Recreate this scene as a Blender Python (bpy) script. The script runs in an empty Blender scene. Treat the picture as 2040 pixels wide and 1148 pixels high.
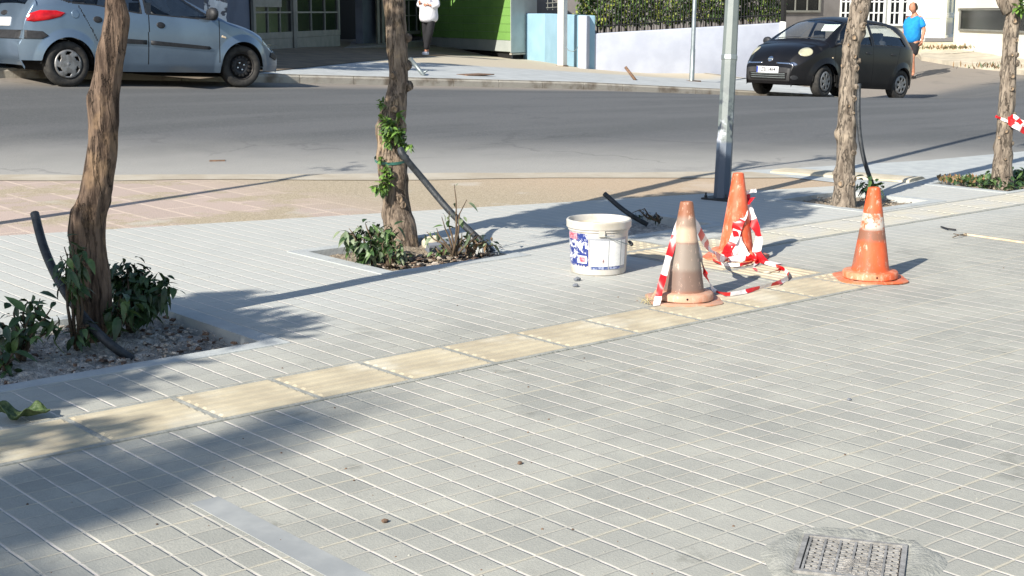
import bpy, bmesh, math, random
from mathutils import Vector, Matrix, noise
from mathutils.bvhtree import BVHTree
from math import sin, cos, pi, radians, sqrt
random.seed(7)
S = bpy.context.scene
COL = S.collection
# ---------------------------------------------------------------- camera
F = 2831.4
CAM = Vector((-1.85287, -4.15212, 1.35321))
RT = Vector((0.761217, -0.648497, 0.0)).normalized()
FW = Vector((0.636596, 0.747210, -0.190847)).normalized()
DN = FW.cross(RT).normalized()
RT = DN.cross(FW).normalized()
cd = bpy.data.cameras.new('camera'); cam = bpy.data.objects.new('camera', cd); COL.objects.link(cam)
cd.sensor_width = 36; cd.lens = 36*F/2040; cd.clip_start = .05; cd.clip_end = 2000
m = Matrix((RT, -DN, -FW)).transposed().to_4x4(); m.translation = CAM
cam.matrix_world = m
S.camera = cam
# ---------------------------------------------------------------- light
SUN_AZ, SUN_EL = radians(13), radians(32.5)
L = Vector((cos(SUN_AZ)*cos(SUN_EL), sin(SUN_AZ)*cos(SUN_EL), -sin(SUN_EL)))
w = bpy.data.worlds.new('World'); S.world = w; w.use_nodes = True
nt = w.node_tree; bg = nt.nodes['Background']; sk = nt.nodes.new('ShaderNodeTexSky')
sk.sky_type = 'NISHITA'; sk.sun_disc = False; sk.sun_elevation = SUN_EL
sk.sun_rotation = math.atan2(-L.x, -L.y); sk.air_density = 1.0; sk.dust_density = .6
nt.links.new(sk.outputs[0], bg.inputs[0]); bg.inputs[1].default_value = .10
sl = bpy.data.lights.new('sun', 'SUN'); so = bpy.data.objects.new('sun', sl); COL.objects.link(so)
sl.energy = 5.0; sl.angle = radians(.53); sl.color = (1, .94, .84)
so.rotation_euler = L.to_track_quat('-Z', 'Y').to_euler(); so.location = (0, 0, 30)
S.view_settings.view_transform = 'Standard'; S.view_settings.look = 'None'
S.view_settings.exposure = .70; S.view_settings.gamma = 1

# ---------------------------------------------------------------- helpers
def P(px, py, d):                       # a point seen at (px,py), d metres deep
    return CAM + d*(FW + RT*((px-1020)/F) + DN*((py-574)/F))
def G(px, py, z=0.):                    # on the level paving
    v = FW + RT*((px-1020)/F) + DN*((py-574)/F)
    return CAM + v*((z-CAM.z)/v.z)
def lerp(a, b, t): return a+(b-a)*t
def interp(tab, x):
    if x <= tab[0][0]: return tab[0][1]
    for (a, u), (b, v) in zip(tab, tab[1:]):
        if x <= b: return u+(v-u)*(x-a)/(b-a)
    return tab[-1][1]
def sstep(a, b, x):
    t = min(1, max(0, (x-a)/(b-a))); return t*t*(3-2*t)
KY = 14.8
ZK = [(-40, 1.0), (-5, .8), (5.4, .49), (9.7, .285), (16, -.03), (20, -.30), (23.5, -.56), (25, -.54), (28, -.32), (32, -.1), (60, .3)]
def ynear(x):
    return interp([(-40, 12.0), (-2, 9.6), (1.6, 8.41), (2.57, 7.63), (4.38, 6.14), (5.86, 5.03), (7.63, 3.62), (9.6, 3.1), (12, 2.9), (60, 2.9)], x)
def zk(x): return interp(ZK, x)
def z_road(x, y):
    yn = ynear(x)
    if y < yn: return 0.
    if y < KY:
        t = (y-yn)/(KY-yn); return zk(x)*t**1.5
    return zk(x)+.03*(y-KY)
def z_side(x, y): return zk(x)+.13+.05*(y-KY)
def march(px, py, fn, d0=8, d1=80):
    v = FW + RT*((px-1020)/F) + DN*((py-574)/F)
    d = d0; pr = None
    while d < d1:
        p = CAM+v*d; q = p.z-fn(p.x, p.y)
        if q < 0:
            return p if pr is None else CAM+v*(d-.05*(-q)/(pr-q+1e-9))
        pr = q; d += .05
    return CAM+v*d1
def GR(px, py): return march(px, py, z_road)
def GS(px, py): return march(px, py, z_side, 20)
def depth(p): return (p-CAM).dot(FW)

def lin(c):
    return tuple([((x/255)/12.92 if x/255 <= .04045 else ((x/255+.055)/1.055)**2.4) for x in c]+[1])
class NT:
    def __init__(s, m):
        m.use_nodes = True; s.t = m.node_tree; s.b = s.t.nodes['Principled BSDF']
        s.tc = None
    def n(s, typ, **k):
        o = s.t.nodes.new('ShaderNode'+typ)
        for a, v in k.items(): setattr(o, a, v)
        return o
    def set(s, sock, v):
        if isinstance(v, bpy.types.NodeSocket): s.t.links.new(v, sock)
        elif v is not None: sock.default_value = v
    def co(s, kind='Object'):
        if not s.tc: s.tc = s.n('TexCoord')
        return s.tc.outputs[kind]
    def m(s, op, a, b=None, c=None, clamp=False):
        o = s.n('Math', operation=op); o.use_clamp = clamp
        s.set(o.inputs[0], a); s.set(o.inputs[1], b)
        if c is not None: s.set(o.inputs[2], c)
        return o.outputs[0]
    def vm(s, op, a, b=None):
        o = s.n('VectorMath', operation=op); s.set(o.inputs[0], a)
        if b is not None: s.set(o.inputs[1], b)
        return o.outputs[0]
    def noise(s, scale, vec=None, detail=4, rough=.55, out='Fac'):
        o = s.n('TexNoise'); o.inputs['Scale'].default_value = scale; o.inputs['Detail'].default_value = detail
        o.inputs['Roughness'].default_value = rough
        s.set(o.inputs['Vector'], vec if vec is not None else s.co()); return o.outputs[out]
    def ramp(s, v, a, b, lo=0., hi=1.):
        o = s.n('MapRange', interpolation_type='SMOOTHSTEP'); s.set(o.inputs[0], v)
        o.inputs[1].default_value = a; o.inputs[2].default_value = b; o.inputs[3].default_value = lo; o.inputs[4].default_value = hi
        return o.outputs[0]
    def mix(s, f, a, b, mode='MIX'):
        o = s.n('Mix', data_type='RGBA', blend_type=mode); s.set(o.inputs['Factor'], f)
        s.set(o.inputs[6], a); s.set(o.inputs[7], b); return o.outputs[2]
    def bump(s, h, strength=.5, dist=.01):
        o = s.n('Bump'); o.inputs['Strength'].default_value = strength; o.inputs['Distance'].default_value = dist
        s.set(o.inputs['Height'], h); s.t.links.new(o.outputs[0], s.b.inputs['Normal'])
    def fin(s, col, rough=.8, metal=0, spec=None):
        s.set(s.b.inputs['Base Color'], col); s.set(s.b.inputs['Roughness'], rough); s.b.inputs['Metallic'].default_value = metal
        if spec is not None: s.b.inputs['Specular IOR Level'].default_value = spec
M = {}
def mat(name, c1, c2=None, scale=8, rough=.8, metal=0, bump=0, bscale=None, spec=None, lo=.35, hi=.65, stretch=None, bdist=.01, coat=0):
    mm = bpy.data.materials.new(name); t = NT(mm)
    vec = t.co()
    if stretch:
        o = t.n('Mapping'); o.inputs['Scale'].default_value = stretch; t.t.links.new(vec, o.inputs[0]); vec = o.outputs[0]
    col = lin(c1)
    if c2: col = t.mix(t.ramp(t.noise(scale, vec), lo, hi), lin(c1), lin(c2))
    if bump: t.bump(t.noise(bscale or scale*3, vec), bump, bdist)
    t.fin(col, rough, metal, spec)
    if coat: t.b.inputs['Coat Weight'].default_value = coat; t.b.inputs['Coat Roughness'].default_value = .08
    M[name] = mm; return mm

class MB:
    def __init__(s): s.v = []; s.f = []; s.mi = []
    def vv(s, p): s.v.append(tuple(p)); return len(s.v)-1
    def face(s, pts, mi=0):
        s.f.append([s.vv(p) for p in pts]); s.mi.append(mi)
    def box(s, lo, hi, mi=0, M4=None):
        c = [Vector((x, y, z)) for z in (lo[2], hi[2]) for y in (lo[1], hi[1]) for x in (lo[0], hi[0])]
        if M4: c = [M4@p for p in c]
        i = [s.vv(p) for p in c]
        for q in ((0, 2, 3, 1), (4, 5, 7, 6), (0, 1, 5, 4), (2, 6, 7, 3), (0, 4, 6, 2), (1, 3, 7, 5)):
            s.f.append([i[k] for k in q]); s.mi.append(mi)
        return s
    def grid(s, rows, mi=0, closed=False):
        ids = [[s.vv(p) for p in r] for r in rows]
        n = len(rows[0])
        for a, b in zip(ids, ids[1:]):
            for k in range(n if closed else n-1):
                s.f.append([a[k], a[(k+1) % n], b[(k+1) % n], b[k]]); s.mi.append(mi)
        return ids
    def tube(s, pts, rad, n=10, mi=0, cap=True, fn=None):
        rows = []; pts = [Vector(p) for p in pts]; u = None
        for i, p in enumerate(pts):
            d = (pts[min(i+1, len(pts)-1)]-pts[max(i-1, 0)]).normalized()
            if u is None: u = d.orthogonal().normalized()
            u = (u-d*u.dot(d)).normalized(); v = d.cross(u)
            r = rad[i] if isinstance(rad, (list, tuple)) else rad
            row = []
            for k in range(n):
                a = 2*pi*k/n; q = r*(1 if fn is None else fn(i, a))
                row.append(p+u*cos(a)*q+v*sin(a)*q)
            rows.append(row)
        ids = s.grid(rows, mi, True)
        if cap:
            s.f.append(ids[0][::-1]); s.mi.append(mi); s.f.append(ids[-1]); s.mi.append(mi)
        return s
    def lathe(s, prof, n=32, M4=None, mi=0):
        rows = []
        for r, z in prof:
            row = [Vector((r*cos(2*pi*k/n), r*sin(2*pi*k/n), z)) for k in range(n)]
            if M4: row = [M4@p for p in row]
            rows.append(row)
        s.grid(rows, mi, True); return s
    def build(s, name, mats, parent=None, smooth=False, loc=None):
        me = bpy.data.meshes.new(name)
        me.from_pydata(s.v, [], s.f)
        for q in (mats if isinstance(mats, (list, tuple)) else [mats]): me.materials.append(q)
        me.polygons.foreach_set('material_index', s.mi)
        if smooth: me.polygons.foreach_set('use_smooth', [True]*len(s.f))
        bm = bmesh.new(); bm.from_mesh(me); bmesh.ops.remove_doubles(bm, verts=bm.verts, dist=1e-5)
        bmesh.ops.recalc_face_normals(bm, faces=bm.faces); bm.to_mesh(me); bm.free()
        o = bpy.data.objects.new(name, me); COL.objects.link(o)
        if loc is not None:
            loc = Vector(loc)
            for vtx in me.vertices: vtx.co -= loc
            o.location = loc
        if parent:
            o.parent = parent
            if parent.get('_wl'): pass
        return o
def autosmooth(o, ang=40):
    me = o.data
    me.polygons.foreach_set('use_smooth', [True]*len(me.polygons))
    try: me.set_sharp_from_angle(angle=radians(ang))
    except Exception: pass
def tag(o, label=None, cat=None, group=None, kind=None):
    if label: o['label'] = label
    if cat: o['category'] = cat
    if group: o['group'] = group
    if kind: o['kind'] = kind
    return o
def empty(name, loc, label, cat, group=None, rz=0, ry=0):
    o = bpy.data.objects.new(name, None); COL.objects.link(o); o.location = loc; o.rotation_euler = (0, ry, rz)
    o.empty_display_size = .2
    return tag(o, label, cat, group)
def wparent(o, par):                    # child built in world coordinates under a thing standing at par.location
    for vtx in o.data.vertices: vtx.co -= par.location
    o.parent = par; return o
def struct(o): o['kind'] = 'structure'; return o
def bake(o):                            # apply the modifiers of o to its mesh
    dg = bpy.context.evaluated_depsgraph_get(); me = bpy.data.meshes.new_from_object(o.evaluated_get(dg))
    o.modifiers.clear(); o.data = me; return o
def text_mesh(s, size):
    c = bpy.data.curves.new('t', 'FONT'); c.body = s; c.size = size; c.align_x = 'CENTER'; c.align_y = 'CENTER'; c.resolution_u = 3; c.offset = size*.012
    o = bpy.data.objects.new('t', c); COL.objects.link(o)
    dg = bpy.context.evaluated_depsgraph_get(); me = bpy.data.meshes.new_from_object(o.evaluated_get(dg))
    r = ([v.co.copy() for v in me.vertices], [list(p.vertices) for p in me.polygons])
    bpy.data.objects.remove(o); return r
def add_text(mb, s, size, fn, mi=0):
    vs, fs = text_mesh(s, size); ids = [mb.vv(fn(v.x, v.y)) for v in vs]
    for f in fs: mb.f.append([ids[i] for i in f]); mb.mi.append(mi)
def leaf(mb, p, d, up, ln, wd, bend=.3, mi=0, fold=.25):
    d = d.normalized(); s = d.cross(up)
    if s.length < 1e-3: s = d.orthogonal()
    s.normalize(); n = s.cross(d).normalized()
    prof = (0, .75, 1, .7, 0); L_, C_, R_ = [], [], []
    for i, q in enumerate(prof):
        t = i/4; c = p+d*(ln*t)-n*(bend*ln*t*t)
        C_.append(mb.vv(c)); hw = wd*.5*q
        if 0 < i < 4:
            L_.append(mb.vv(c+s*hw+n*hw*fold)); R_.append(mb.vv(c-s*hw+n*hw*fold))
    for side in (L_, R_):
        mb.f += [[C_[0], C_[1], side[0]], [C_[1], C_[2], side[1], side[0]], [C_[2], C_[3], side[2], side[1]], [C_[3], C_[4], side[2]]]
        mb.mi += [mi]*4
def rv(r=random): 
    while True:
        v = Vector((r.uniform(-1, 1), r.uniform(-1, 1), r.uniform(-1, 1)))
        if .05 < v.length < 1: return v.normalized()

# ---------------------------------------------------------------- materials
mat('trim_black', (30, 31, 34), (44, 45, 48), 20, .6)
mat('rubber', (38, 37, 36), (56, 54, 51), 14, .85)
mat('dark_void', (12, 12, 13), None, rough=.95)
mat('hose', (34, 38, 42), (52, 56, 60), 30, .55, bump=.3)
mat('white_plastic', (232, 230, 224), (214, 208, 196), 9, .5)
mat('galvanised', (150, 158, 158), (126, 135, 137), 5, .45, .55, bump=.1, bscale=60)
mat('chrome', (215, 215, 218), None, rough=.18, metal=1)
mat('steel_dark', (34, 34, 36), (52, 48, 45), 30, .6, .3)
mat('wheel_silver', (150, 150, 150), (120, 118, 116), 14, .45, .5)
mat('soil', (164, 150, 130), (124, 112, 96), 30, .95, bump=1, bscale=90, bdist=.02)
mat('soil_grey', (204, 198, 188), (156, 151, 143), 34, .95, bump=1, bscale=80, bdist=.03)
mat('bark_chip', (120, 96, 78), (70, 56, 48), 25, .9)
mat('chip_pale', (176, 166, 152), (140, 130, 120), 25, .9)
mat('mortar', (160, 160, 152), (140, 141, 134), 14, .95, bump=.6, bscale=70)
mat('concrete_pale', (196, 187, 166), (176, 166, 144), 5, .95, bump=.4, bscale=50)
mat('kerb_stone', (176, 170, 158), (120, 108, 94), 3, .95, bump=.5, bscale=40, lo=.42, hi=.7)
mat('wall_white', (214, 215, 210), (202, 203, 198), 2, .9)
mat('wall_lavender', (176, 181, 193), (163, 168, 181), 1.4, .9, bump=.25, bscale=25)
mat('wall_blue', (140, 174, 192), (130, 164, 182), 1.6, .9, bump=.2, bscale=25)
mat('wall_cream', (222, 218, 204), (212, 207, 192), 1, .9)
mat('wall_grey', (124, 120, 118), (112, 108, 106), 2, .9)
mat('wall_slate', (96, 104, 120), (86, 94, 110), 2, .9)
mat('frame_white', (232, 234, 232), None, rough=.45)
mat('frame_grey', (124, 124, 117), (112, 112, 106), 4, .6)
mat('panel_green', (122, 166, 88), (114, 157, 82), 1.5, .45)
mat('panel_grey', (172, 177, 172), (162, 168, 163), 3, .5)
mat('skin', (196, 140, 112), (184, 126, 100), 20, .6)
mat('skin_tan', (184, 128, 100), (170, 114, 88), 20, .6)
mat('shirt_blue', (20, 136, 206), (16, 124, 194), 14, .85, bump=.5, bscale=16, bdist=.02)
mat('shirt_white', (226, 226, 230), (214, 214, 222), 8, .9, bump=.5, bscale=14, bdist=.02)
mat('cloth_black', (26, 26, 30), (34, 34, 38), 14, .9)
mat('hair', (58, 46, 38), None, rough=.8)
mat('leaf_dark', (34, 54, 27), (52, 78, 40), 12, .5)
mat('leaf_mid', (62, 88, 44), (86, 110, 60), 14, .5)
mat('leaf_fresh', (112, 142, 62), (88, 122, 52), 14, .5)
mat('leaf_hedge', (84, 106, 42), (138, 146, 62), 3, .55)
mat('leaf_grey', (96, 112, 84), (122, 132, 104), 14, .6)
mat('leaf_dry', (150, 120, 84), (110, 88, 62), 14, .8)
mat('twig', (96, 80, 62), (70, 60, 48), 20, .9)
mat('iron_black', (22, 22, 24), None, rough=.6)
mat('green_tie', (54, 104, 94), None, rough=.5)
mat('shade_dark_floor', (120, 106, 86), (98, 86, 70), 2, .95)  # pavement tan darkened, shade painted into the floor before the shop
mat('rust', (128, 98, 76), (96, 78, 64), 20, .9)
mat('wood_pale', (214, 196, 170), (190, 170, 142), 20, .8)
mat('cut_wood', (158, 138, 114), (128, 110, 92), 30, .9, bump=.6)
mat('plate_white', (235, 236, 238), None, rough=.5)
mat('plate_blue', (30, 60, 150), None, rough=.5)
mat('ink', (20, 22, 30), None, rough=.6)
mat('lamp_red', (200, 26, 34), (160, 14, 22), 9, .18)
mat('lamp_amber', (222, 200, 170), None, rough=.25)
mat('headlight', (176, 172, 146), (148, 146, 128), 6, .15)
mat('seat', (40, 42, 46), (54, 56, 60), 8, .9)
mat('paper_white', (226, 236, 226), None, rough=.8)
mat('paint_blue', (114, 132, 150), (104, 121, 139), 2, .28, .55, coat=.6)
mat('paint_black', (14, 14, 16), (20, 19, 21), 3, .38, .0, coat=.22, spec=.3)
def glass(name, c, alpha_mix=.8):
    mm = bpy.data.materials.new(name); t = NT(mm); M[name] = mm
    t.fin(lin(c), .05); t.b.inputs['Transmission Weight'].default_value = alpha_mix; t.b.inputs['IOR'].default_value = 1.45
glass('glass_dark', (16, 20, 24), 0.0); M['glass_dark'].node_tree.nodes['Principled BSDF'].inputs['Specular IOR Level'].default_value = .25; M['glass_dark'].node_tree.nodes['Principled BSDF'].inputs['Roughness'].default_value = .22
glass('glass_pale', (206, 214, 206), 0.0)
mm = bpy.data.materials.new('car_glass'); M['car_glass'] = mm; t = NT(mm)
gl = t.n('BsdfGlossy'); gl.inputs['Roughness'].default_value = .03; gl.inputs['Color'].default_value = (.9, .95, 1, 1)
tr = t.n('BsdfTransparent'); tr.inputs['Color'].default_value = (.93, .96, .95, 1)
fr = t.n('LayerWeight'); fr.inputs['Blend'].default_value = .25
mx = t.n('MixShader'); t.t.links.new(t.m('ADD', t.m('MULTIPLY', fr.outputs[1], fr.outputs[1]), .04), mx.inputs[0]); t.t.links.new(tr.outputs[0], mx.inputs[1]); t.t.links.new(gl.outputs[0], mx.inputs[2])
t.t.links.new(mx.outputs[0], t.t.nodes['Material Output'].inputs[0])

# paving: grid of small pieces, sand in the joints
def paving_mat(name, tint=1.0):
    mm = bpy.data.materials.new(name); t = NT(mm); M[name] = mm
    co = t.co(); sp = t.n('SeparateXYZ'); t.t.links.new(co, sp.inputs[0])
    wob = t.m('MULTIPLY', t.m('SUBTRACT', t.noise(9, detail=2), .5), .006)
    X = t.m('ADD', sp.outputs[0], wob); Y = t.m('ADD', sp.outputs[1], wob)
    def dist(u, per):
        q = t.m('FRACT', t.m('ADD', t.m('DIVIDE', u, per), .5)); return t.m('MULTIPLY', t.m('ABSOLUTE', t.m('SUBTRACT', q, .5)), per)
    dx, dy, dX, dY = dist(X, .1), dist(Y, .1), dist(X, .4), dist(Y, .4)
    gate = t.ramp(t.noise(2.6, detail=5, rough=.65), .36, .56, .12, 1)
    gy = t.ramp(t.noise(1.4, t.vm('ADD', co, (7, 3, 1)), detail=4), .36, .56, .25, 1)
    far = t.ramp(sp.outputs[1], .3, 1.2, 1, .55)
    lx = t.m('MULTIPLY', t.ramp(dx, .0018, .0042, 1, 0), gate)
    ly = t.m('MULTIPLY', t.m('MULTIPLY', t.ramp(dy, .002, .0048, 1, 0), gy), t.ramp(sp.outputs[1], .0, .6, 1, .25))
    ragged = t.m('MULTIPLY', t.noise(38, detail=3), .016)
    mX = t.ramp(t.m('ADD', dX, ragged), .009, .02, 1, 0); mY = t.ramp(t.m('ADD', dY, ragged), .008, .018, 1, 0)
    mY = t.m('MULTIPLY', mY, t.ramp(sp.outputs[1], .0, .6, 1, .3))
    cell = t.vm('FLOOR', t.vm('DIVIDE', t.vm('ADD', co, (0, 0, 0)), (.1, .1, 100)))
    wn = t.n('TexWhiteNoise'); t.t.links.new(cell, wn.inputs[0])
    cell4 = t.vm('FLOOR', t.vm('DIVIDE', co, (.4, .4, 100))); w4 = t.n('TexWhiteNoise'); t.t.links.new(cell4, w4.inputs[0])
    base = t.mix(t.ramp(t.noise(60, detail=5, rough=.8), .3, .7), lin((167, 166, 157)), lin((151, 151, 143)))
    base = t.mix(t.m('MULTIPLY', wn.outputs[0], .7), base, lin((140, 141, 135)))
    base = t.mix(t.m('MULTIPLY', w4.outputs[0], .45), base, lin((172, 171, 162)))
    dust = t.ramp(t.noise(2.3, detail=6, rough=.7), .42, .68)
    base = t.mix(t.m('MULTIPLY', dust, .6), base, lin((178, 177, 166)))
    spot = t.ramp(t.noise(3.7, t.vm('ADD', co, (3, 9, 2)), detail=5, rough=.65), .62, .72)
    base = t.mix(t.m('MULTIPLY', spot, .5), base, lin((118, 118, 110)))
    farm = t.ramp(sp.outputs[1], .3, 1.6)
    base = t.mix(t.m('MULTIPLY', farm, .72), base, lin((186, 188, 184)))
    c = t.mix(t.m('MULTIPLY', ly, .62), base, lin((184, 178, 164)))
    c = t.mix(t.m('MULTIPLY', mY, .75), c, lin((184, 178, 160)))
    c = t.mix(t.m('MULTIPLY', mX, .6), c, lin((186, 182, 168)))
    c = t.mix(t.m('MULTIPLY', lx, .9), c, lin((216, 207, 199)))
    h = t.m('ADD', t.m('MULTIPLY', t.m('MAXIMUM', t.ramp(dx, .002, .007, 1, 0), t.ramp(dy, .002, .007, 1, 0)), -.45), t.m('MULTIPLY', t.noise(140, detail=4), .3))
    t.bump(h, .9, .006)
    t.fin(c, .92, 0, .25)
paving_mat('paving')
# road asphalt: worn wheel bands along the road
mm = bpy.data.materials.new('asphalt'); t = NT(mm); M['asphalt'] = mm
mp = t.n('Mapping'); mp.inputs['Scale'].default_value = (.12, 1, 1); mp.inputs['Rotation'].default_value = (0, 0, radians(14)); t.t.links.new(t.co(), mp.inputs[0])
band = t.noise(1.1, mp.outputs[0], 4, .6)
c = t.mix(t.ramp(band, .38, .62), lin((74, 77, 79)), lin((86, 88, 90)))
sp = t.n('SeparateXYZ'); t.t.links.new(t.co(), sp.inputs[0])
nearness = t.m('ADD', sp.outputs[1], t.m('MULTIPLY', sp.outputs[0], .72))
nz = t.m('MULTIPLY', t.m('SUBTRACT', t.noise(1.3, detail=5), .5), 1.2)
e = t.ramp(t.m('ADD', nearness, nz), 9.3, 13.2, 1, 0)
c = t.mix(t.m('MULTIPLY', e, .95), c, lin((162, 160, 154)))
kb = t.ramp(t.m('ADD', sp.outputs[1], t.m('MULTIPLY', nz, .4)), 13.3, 14.6, 0, 1)
c = t.mix(t.m('MULTIPLY', kb, .8), c, lin((146, 136, 124)))
grit = t.noise(55, detail=6, rough=.85)
c = t.mix(t.ramp(grit, .35, .75, 0, .5), c, lin((140, 138, 134)))
vo = t.n('TexVoronoi', feature='DISTANCE_TO_EDGE'); vo.inputs['Scale'].default_value = .38; t.set(vo.inputs['Vector'], t.vm('ADD', t.co(), t.vm('MULTIPLY', t.noise(2.2, detail=6, out='Color'), (.9, .9, 0))))
crk = t.m('MULTIPLY', t.ramp(vo.outputs[0], .003, .012, 1, 0), t.ramp(t.noise(.5, t.vm('ADD', t.co(), (9, 1, 0)), 2), .48, .56)); c = t.mix(t.m('MULTIPLY', crk, .22), c, lin((60, 60, 62)))
dirt = t.ramp(t.noise(.8, t.vm('ADD', t.co(), (5, 5, 5)), detail=6, rough=.7), .56, .72)
c = t.mix(t.m('MULTIPLY', dirt, .22), c, lin((70, 72, 74)))
t.bump(grit, .5, .01); t.fin(c, .9, 0, .3)
# far pavement
mm = bpy.data.materials.new('far_paving'); t = NT(mm); M['far_paving'] = mm
sp = t.n('SeparateXYZ'); t.t.links.new(t.co(), sp.inputs[0])
c = t.mix(t.ramp(t.noise(3, detail=5), .35, .65), lin((176, 180, 180)), lin((162, 166, 166)))
w_ = t.m('ADD', t.m('MULTIPLY', t.m('SUBTRACT', t.noise(1.4, detail=4), .5), 1.6), sp.outputs[1])
c = t.mix(t.ramp(w_, 18.4, 19.4), c, lin((184, 174, 154)))
t.bump(t.noise(70), .4, .006); t.fin(c, .95)
# parking bay: sand over worn pinkish blocks
mm = bpy.data.materials.new('bay_blocks'); t = NT(mm); M['bay_blocks'] = mm
mp = t.n('Mapping'); mp.inputs['Rotation'].default_value = (0, 0, radians(92)); t.t.links.new(t.co(), mp.inputs[0])
br = t.n('TexBrick'); t.t.links.new(mp.outputs[0], br.inputs[0]); br.inputs['Scale'].default_value = 1
br.inputs['Brick Width'].default_value = .84; br.inputs['Row Height'].default_value = .28; br.inputs['Mortar Size'].default_value = .014
br.inputs['Color1'].default_value = lin((184, 165, 153)); br.inputs['Color2'].default_value = lin((172, 155, 144)); br.inputs['Mortar'].default_value = lin((198, 180, 164))
sand = t.ramp(t.noise(1.1, detail=7, rough=.7), .49, .58)
sp = t.n('SeparateXYZ'); t.t.links.new(t.co(), sp.inputs[0])
sand = t.m('MAXIMUM', sand, t.ramp(sp.outputs[0], 3.2, 4.4))
s2 = t.mix(t.ramp(t.noise(90, detail=5, rough=.8), .35, .65), lin((188, 174, 150)), lin((140, 127, 104)))
s2 = t.mix(t.ramp(t.noise(1.7, t.vm('ADD', t.co(), (2, 8, 0)), detail=5), .56, .68, 0, .55), s2, lin((190, 186, 176)))
s2 = t.mix(t.ramp(sp.outputs[0], 4.6, 6.4, 0, .5), s2, lin((186, 160, 134)))
c = t.mix(sand, br.outputs[0], s2)
t.bump(t.noise(110, detail=5), .7, .008); t.fin(c, .95)
# tactile tile
mm = bpy.data.materials.new('tactile_cream'); t = NT(mm); M['tactile_cream'] = mm
c = t.mix(t.ramp(t.noise(5, detail=5), .35, .65), lin((190, 179, 153)), lin((172, 161, 138)))
c = t.mix(t.ramp(t.noise(2.6, t.vm('ADD', t.co(), (1, 5, 0)), detail=5), .52, .66, 0, .55), c, lin((206, 200, 182)))
t.bump(t.noise(160), .3, .003); t.fin(c, .9)
mm = bpy.data.materials.new('tactile_dusty'); t = NT(mm); M['tactile_dusty'] = mm
c = t.mix(t.ramp(t.noise(4, detail=5), .35, .65), lin((190, 184, 166)), lin((182, 180, 172))); t.bump(t.noise(160), .3, .003); t.fin(c, .9)
# bark
def bark(name, a, b, cc):
    mm = bpy.data.materials.new(name); t = NT(mm); M[name] = mm
    mp = t.n('Mapping'); mp.inputs['Scale'].default_value = (1, 1, .15); t.t.links.new(t.co(), mp.inputs[0])
    n1 = t.noise(26, mp.outputs[0], 6, .7); n2 = t.noise(7, t.co(), 4)
    c = t.mix(t.ramp(n1, .36, .62), lin(a), lin(b)); c = t.mix(t.ramp(n2, .5, .66, 0, .8), c, lin(cc))
    n3 = t.noise(19, mp.outputs[0], 5, .6); cr = t.ramp(t.m('ABSOLUTE', t.m('SUBTRACT', n3, .5)), 0, .028, 1, 0); c = t.mix(t.m('MULTIPLY', cr, .42), c, lin(tuple(v*.45 for v in a)))
    n1 = t.m('SUBTRACT', n1, t.m('MULTIPLY', cr, .5))
    t.bump(t.m('ADD', n1, t.m('MULTIPLY', t.noise(80, mp.outputs[0], 4), .4)), 1, .018); t.fin(c, .9, 0, .2)
bark('bark_brown', (66, 54, 46), (118, 100, 86), (132, 110, 88))
bark('bark_grey', (84, 73, 64), (140, 125, 110), (160, 139, 114))
bark('bark_pale', (98, 88, 78), (146, 134, 120), (164, 150, 132))
# ---------------------------------------------------------------- setting
mb = MB(); mb.face([(-300, -300, -1.6), (400, -300, -1.6), (400, 400, -1.6), (-300, 400, -1.6)])
mat('far_ground', (150, 142, 126), (120, 114, 100), .2, .95)
struct(mb.build('ground', M['far_ground']))
def sheet(xs, ys, fn):
    mb = MB(); mb.grid([[Vector((x, y, fn(x, y))) for x in xs] for y in ys]); return mb
def frange(a, b, s):
    n = max(1, int(round((b-a)/s))); return [a+(b-a)*i/n for i in range(n+1)]
# edge of the paving towards the road
EA, EB = Vector((1.35, 4.47, 0)), Vector((7.25, 2.74, 0)); ED = (EB-EA).normalized()
def yedge(x): return EA.y+(x-EA.x)*ED.y/ED.x
PITS = {'a': (-.75, 1.09, .92, 1.87), 'b': (2.47, 3.28, 1.9, 2.72), 'c': (4.28, 5.05, 1.95, 2.55), 'd': (6.36, 7.12, 1.70, 2.44), 'e': (8.05, 9.6, 1.62, 2.3)}
xs = sorted(set([-9, -6, -3, 14, 18]+[v for p in PITS.values() for v in p[:2]]))
ys = sorted(set([-7, -4.5, -2, 0, 6.5]+[v for p in PITS.values() for v in p[2:]]))
bm = bmesh.new()
for x0, x1 in zip(xs, xs[1:]):
    for y0, y1 in zip(ys, ys[1:]):
        cx, cy = (x0+x1)/2, (y0+y1)/2
        if any(p[0] < cx < p[1] and p[2] < cy < p[3] for p in PITS.values()): continue
        bm.faces.new([bm.verts.new((a, b, 0)) for a, b in ((x0, y0), (x1, y0), (x1, y1), (x0, y1))])
bmesh.ops.remove_doubles(bm, verts=bm.verts, dist=1e-4)
nrm = Vector((-ED.y, ED.x, 0))
bmesh.ops.bisect_plane(bm, geom=bm.verts[:]+bm.edges[:]+bm.faces[:], plane_co=EA, plane_no=nrm, clear_outer=True)
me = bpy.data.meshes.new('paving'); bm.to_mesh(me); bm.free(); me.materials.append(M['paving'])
pav = bpy.data.objects.new('pavement', me); COL.objects.link(pav); struct(pav)
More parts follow.
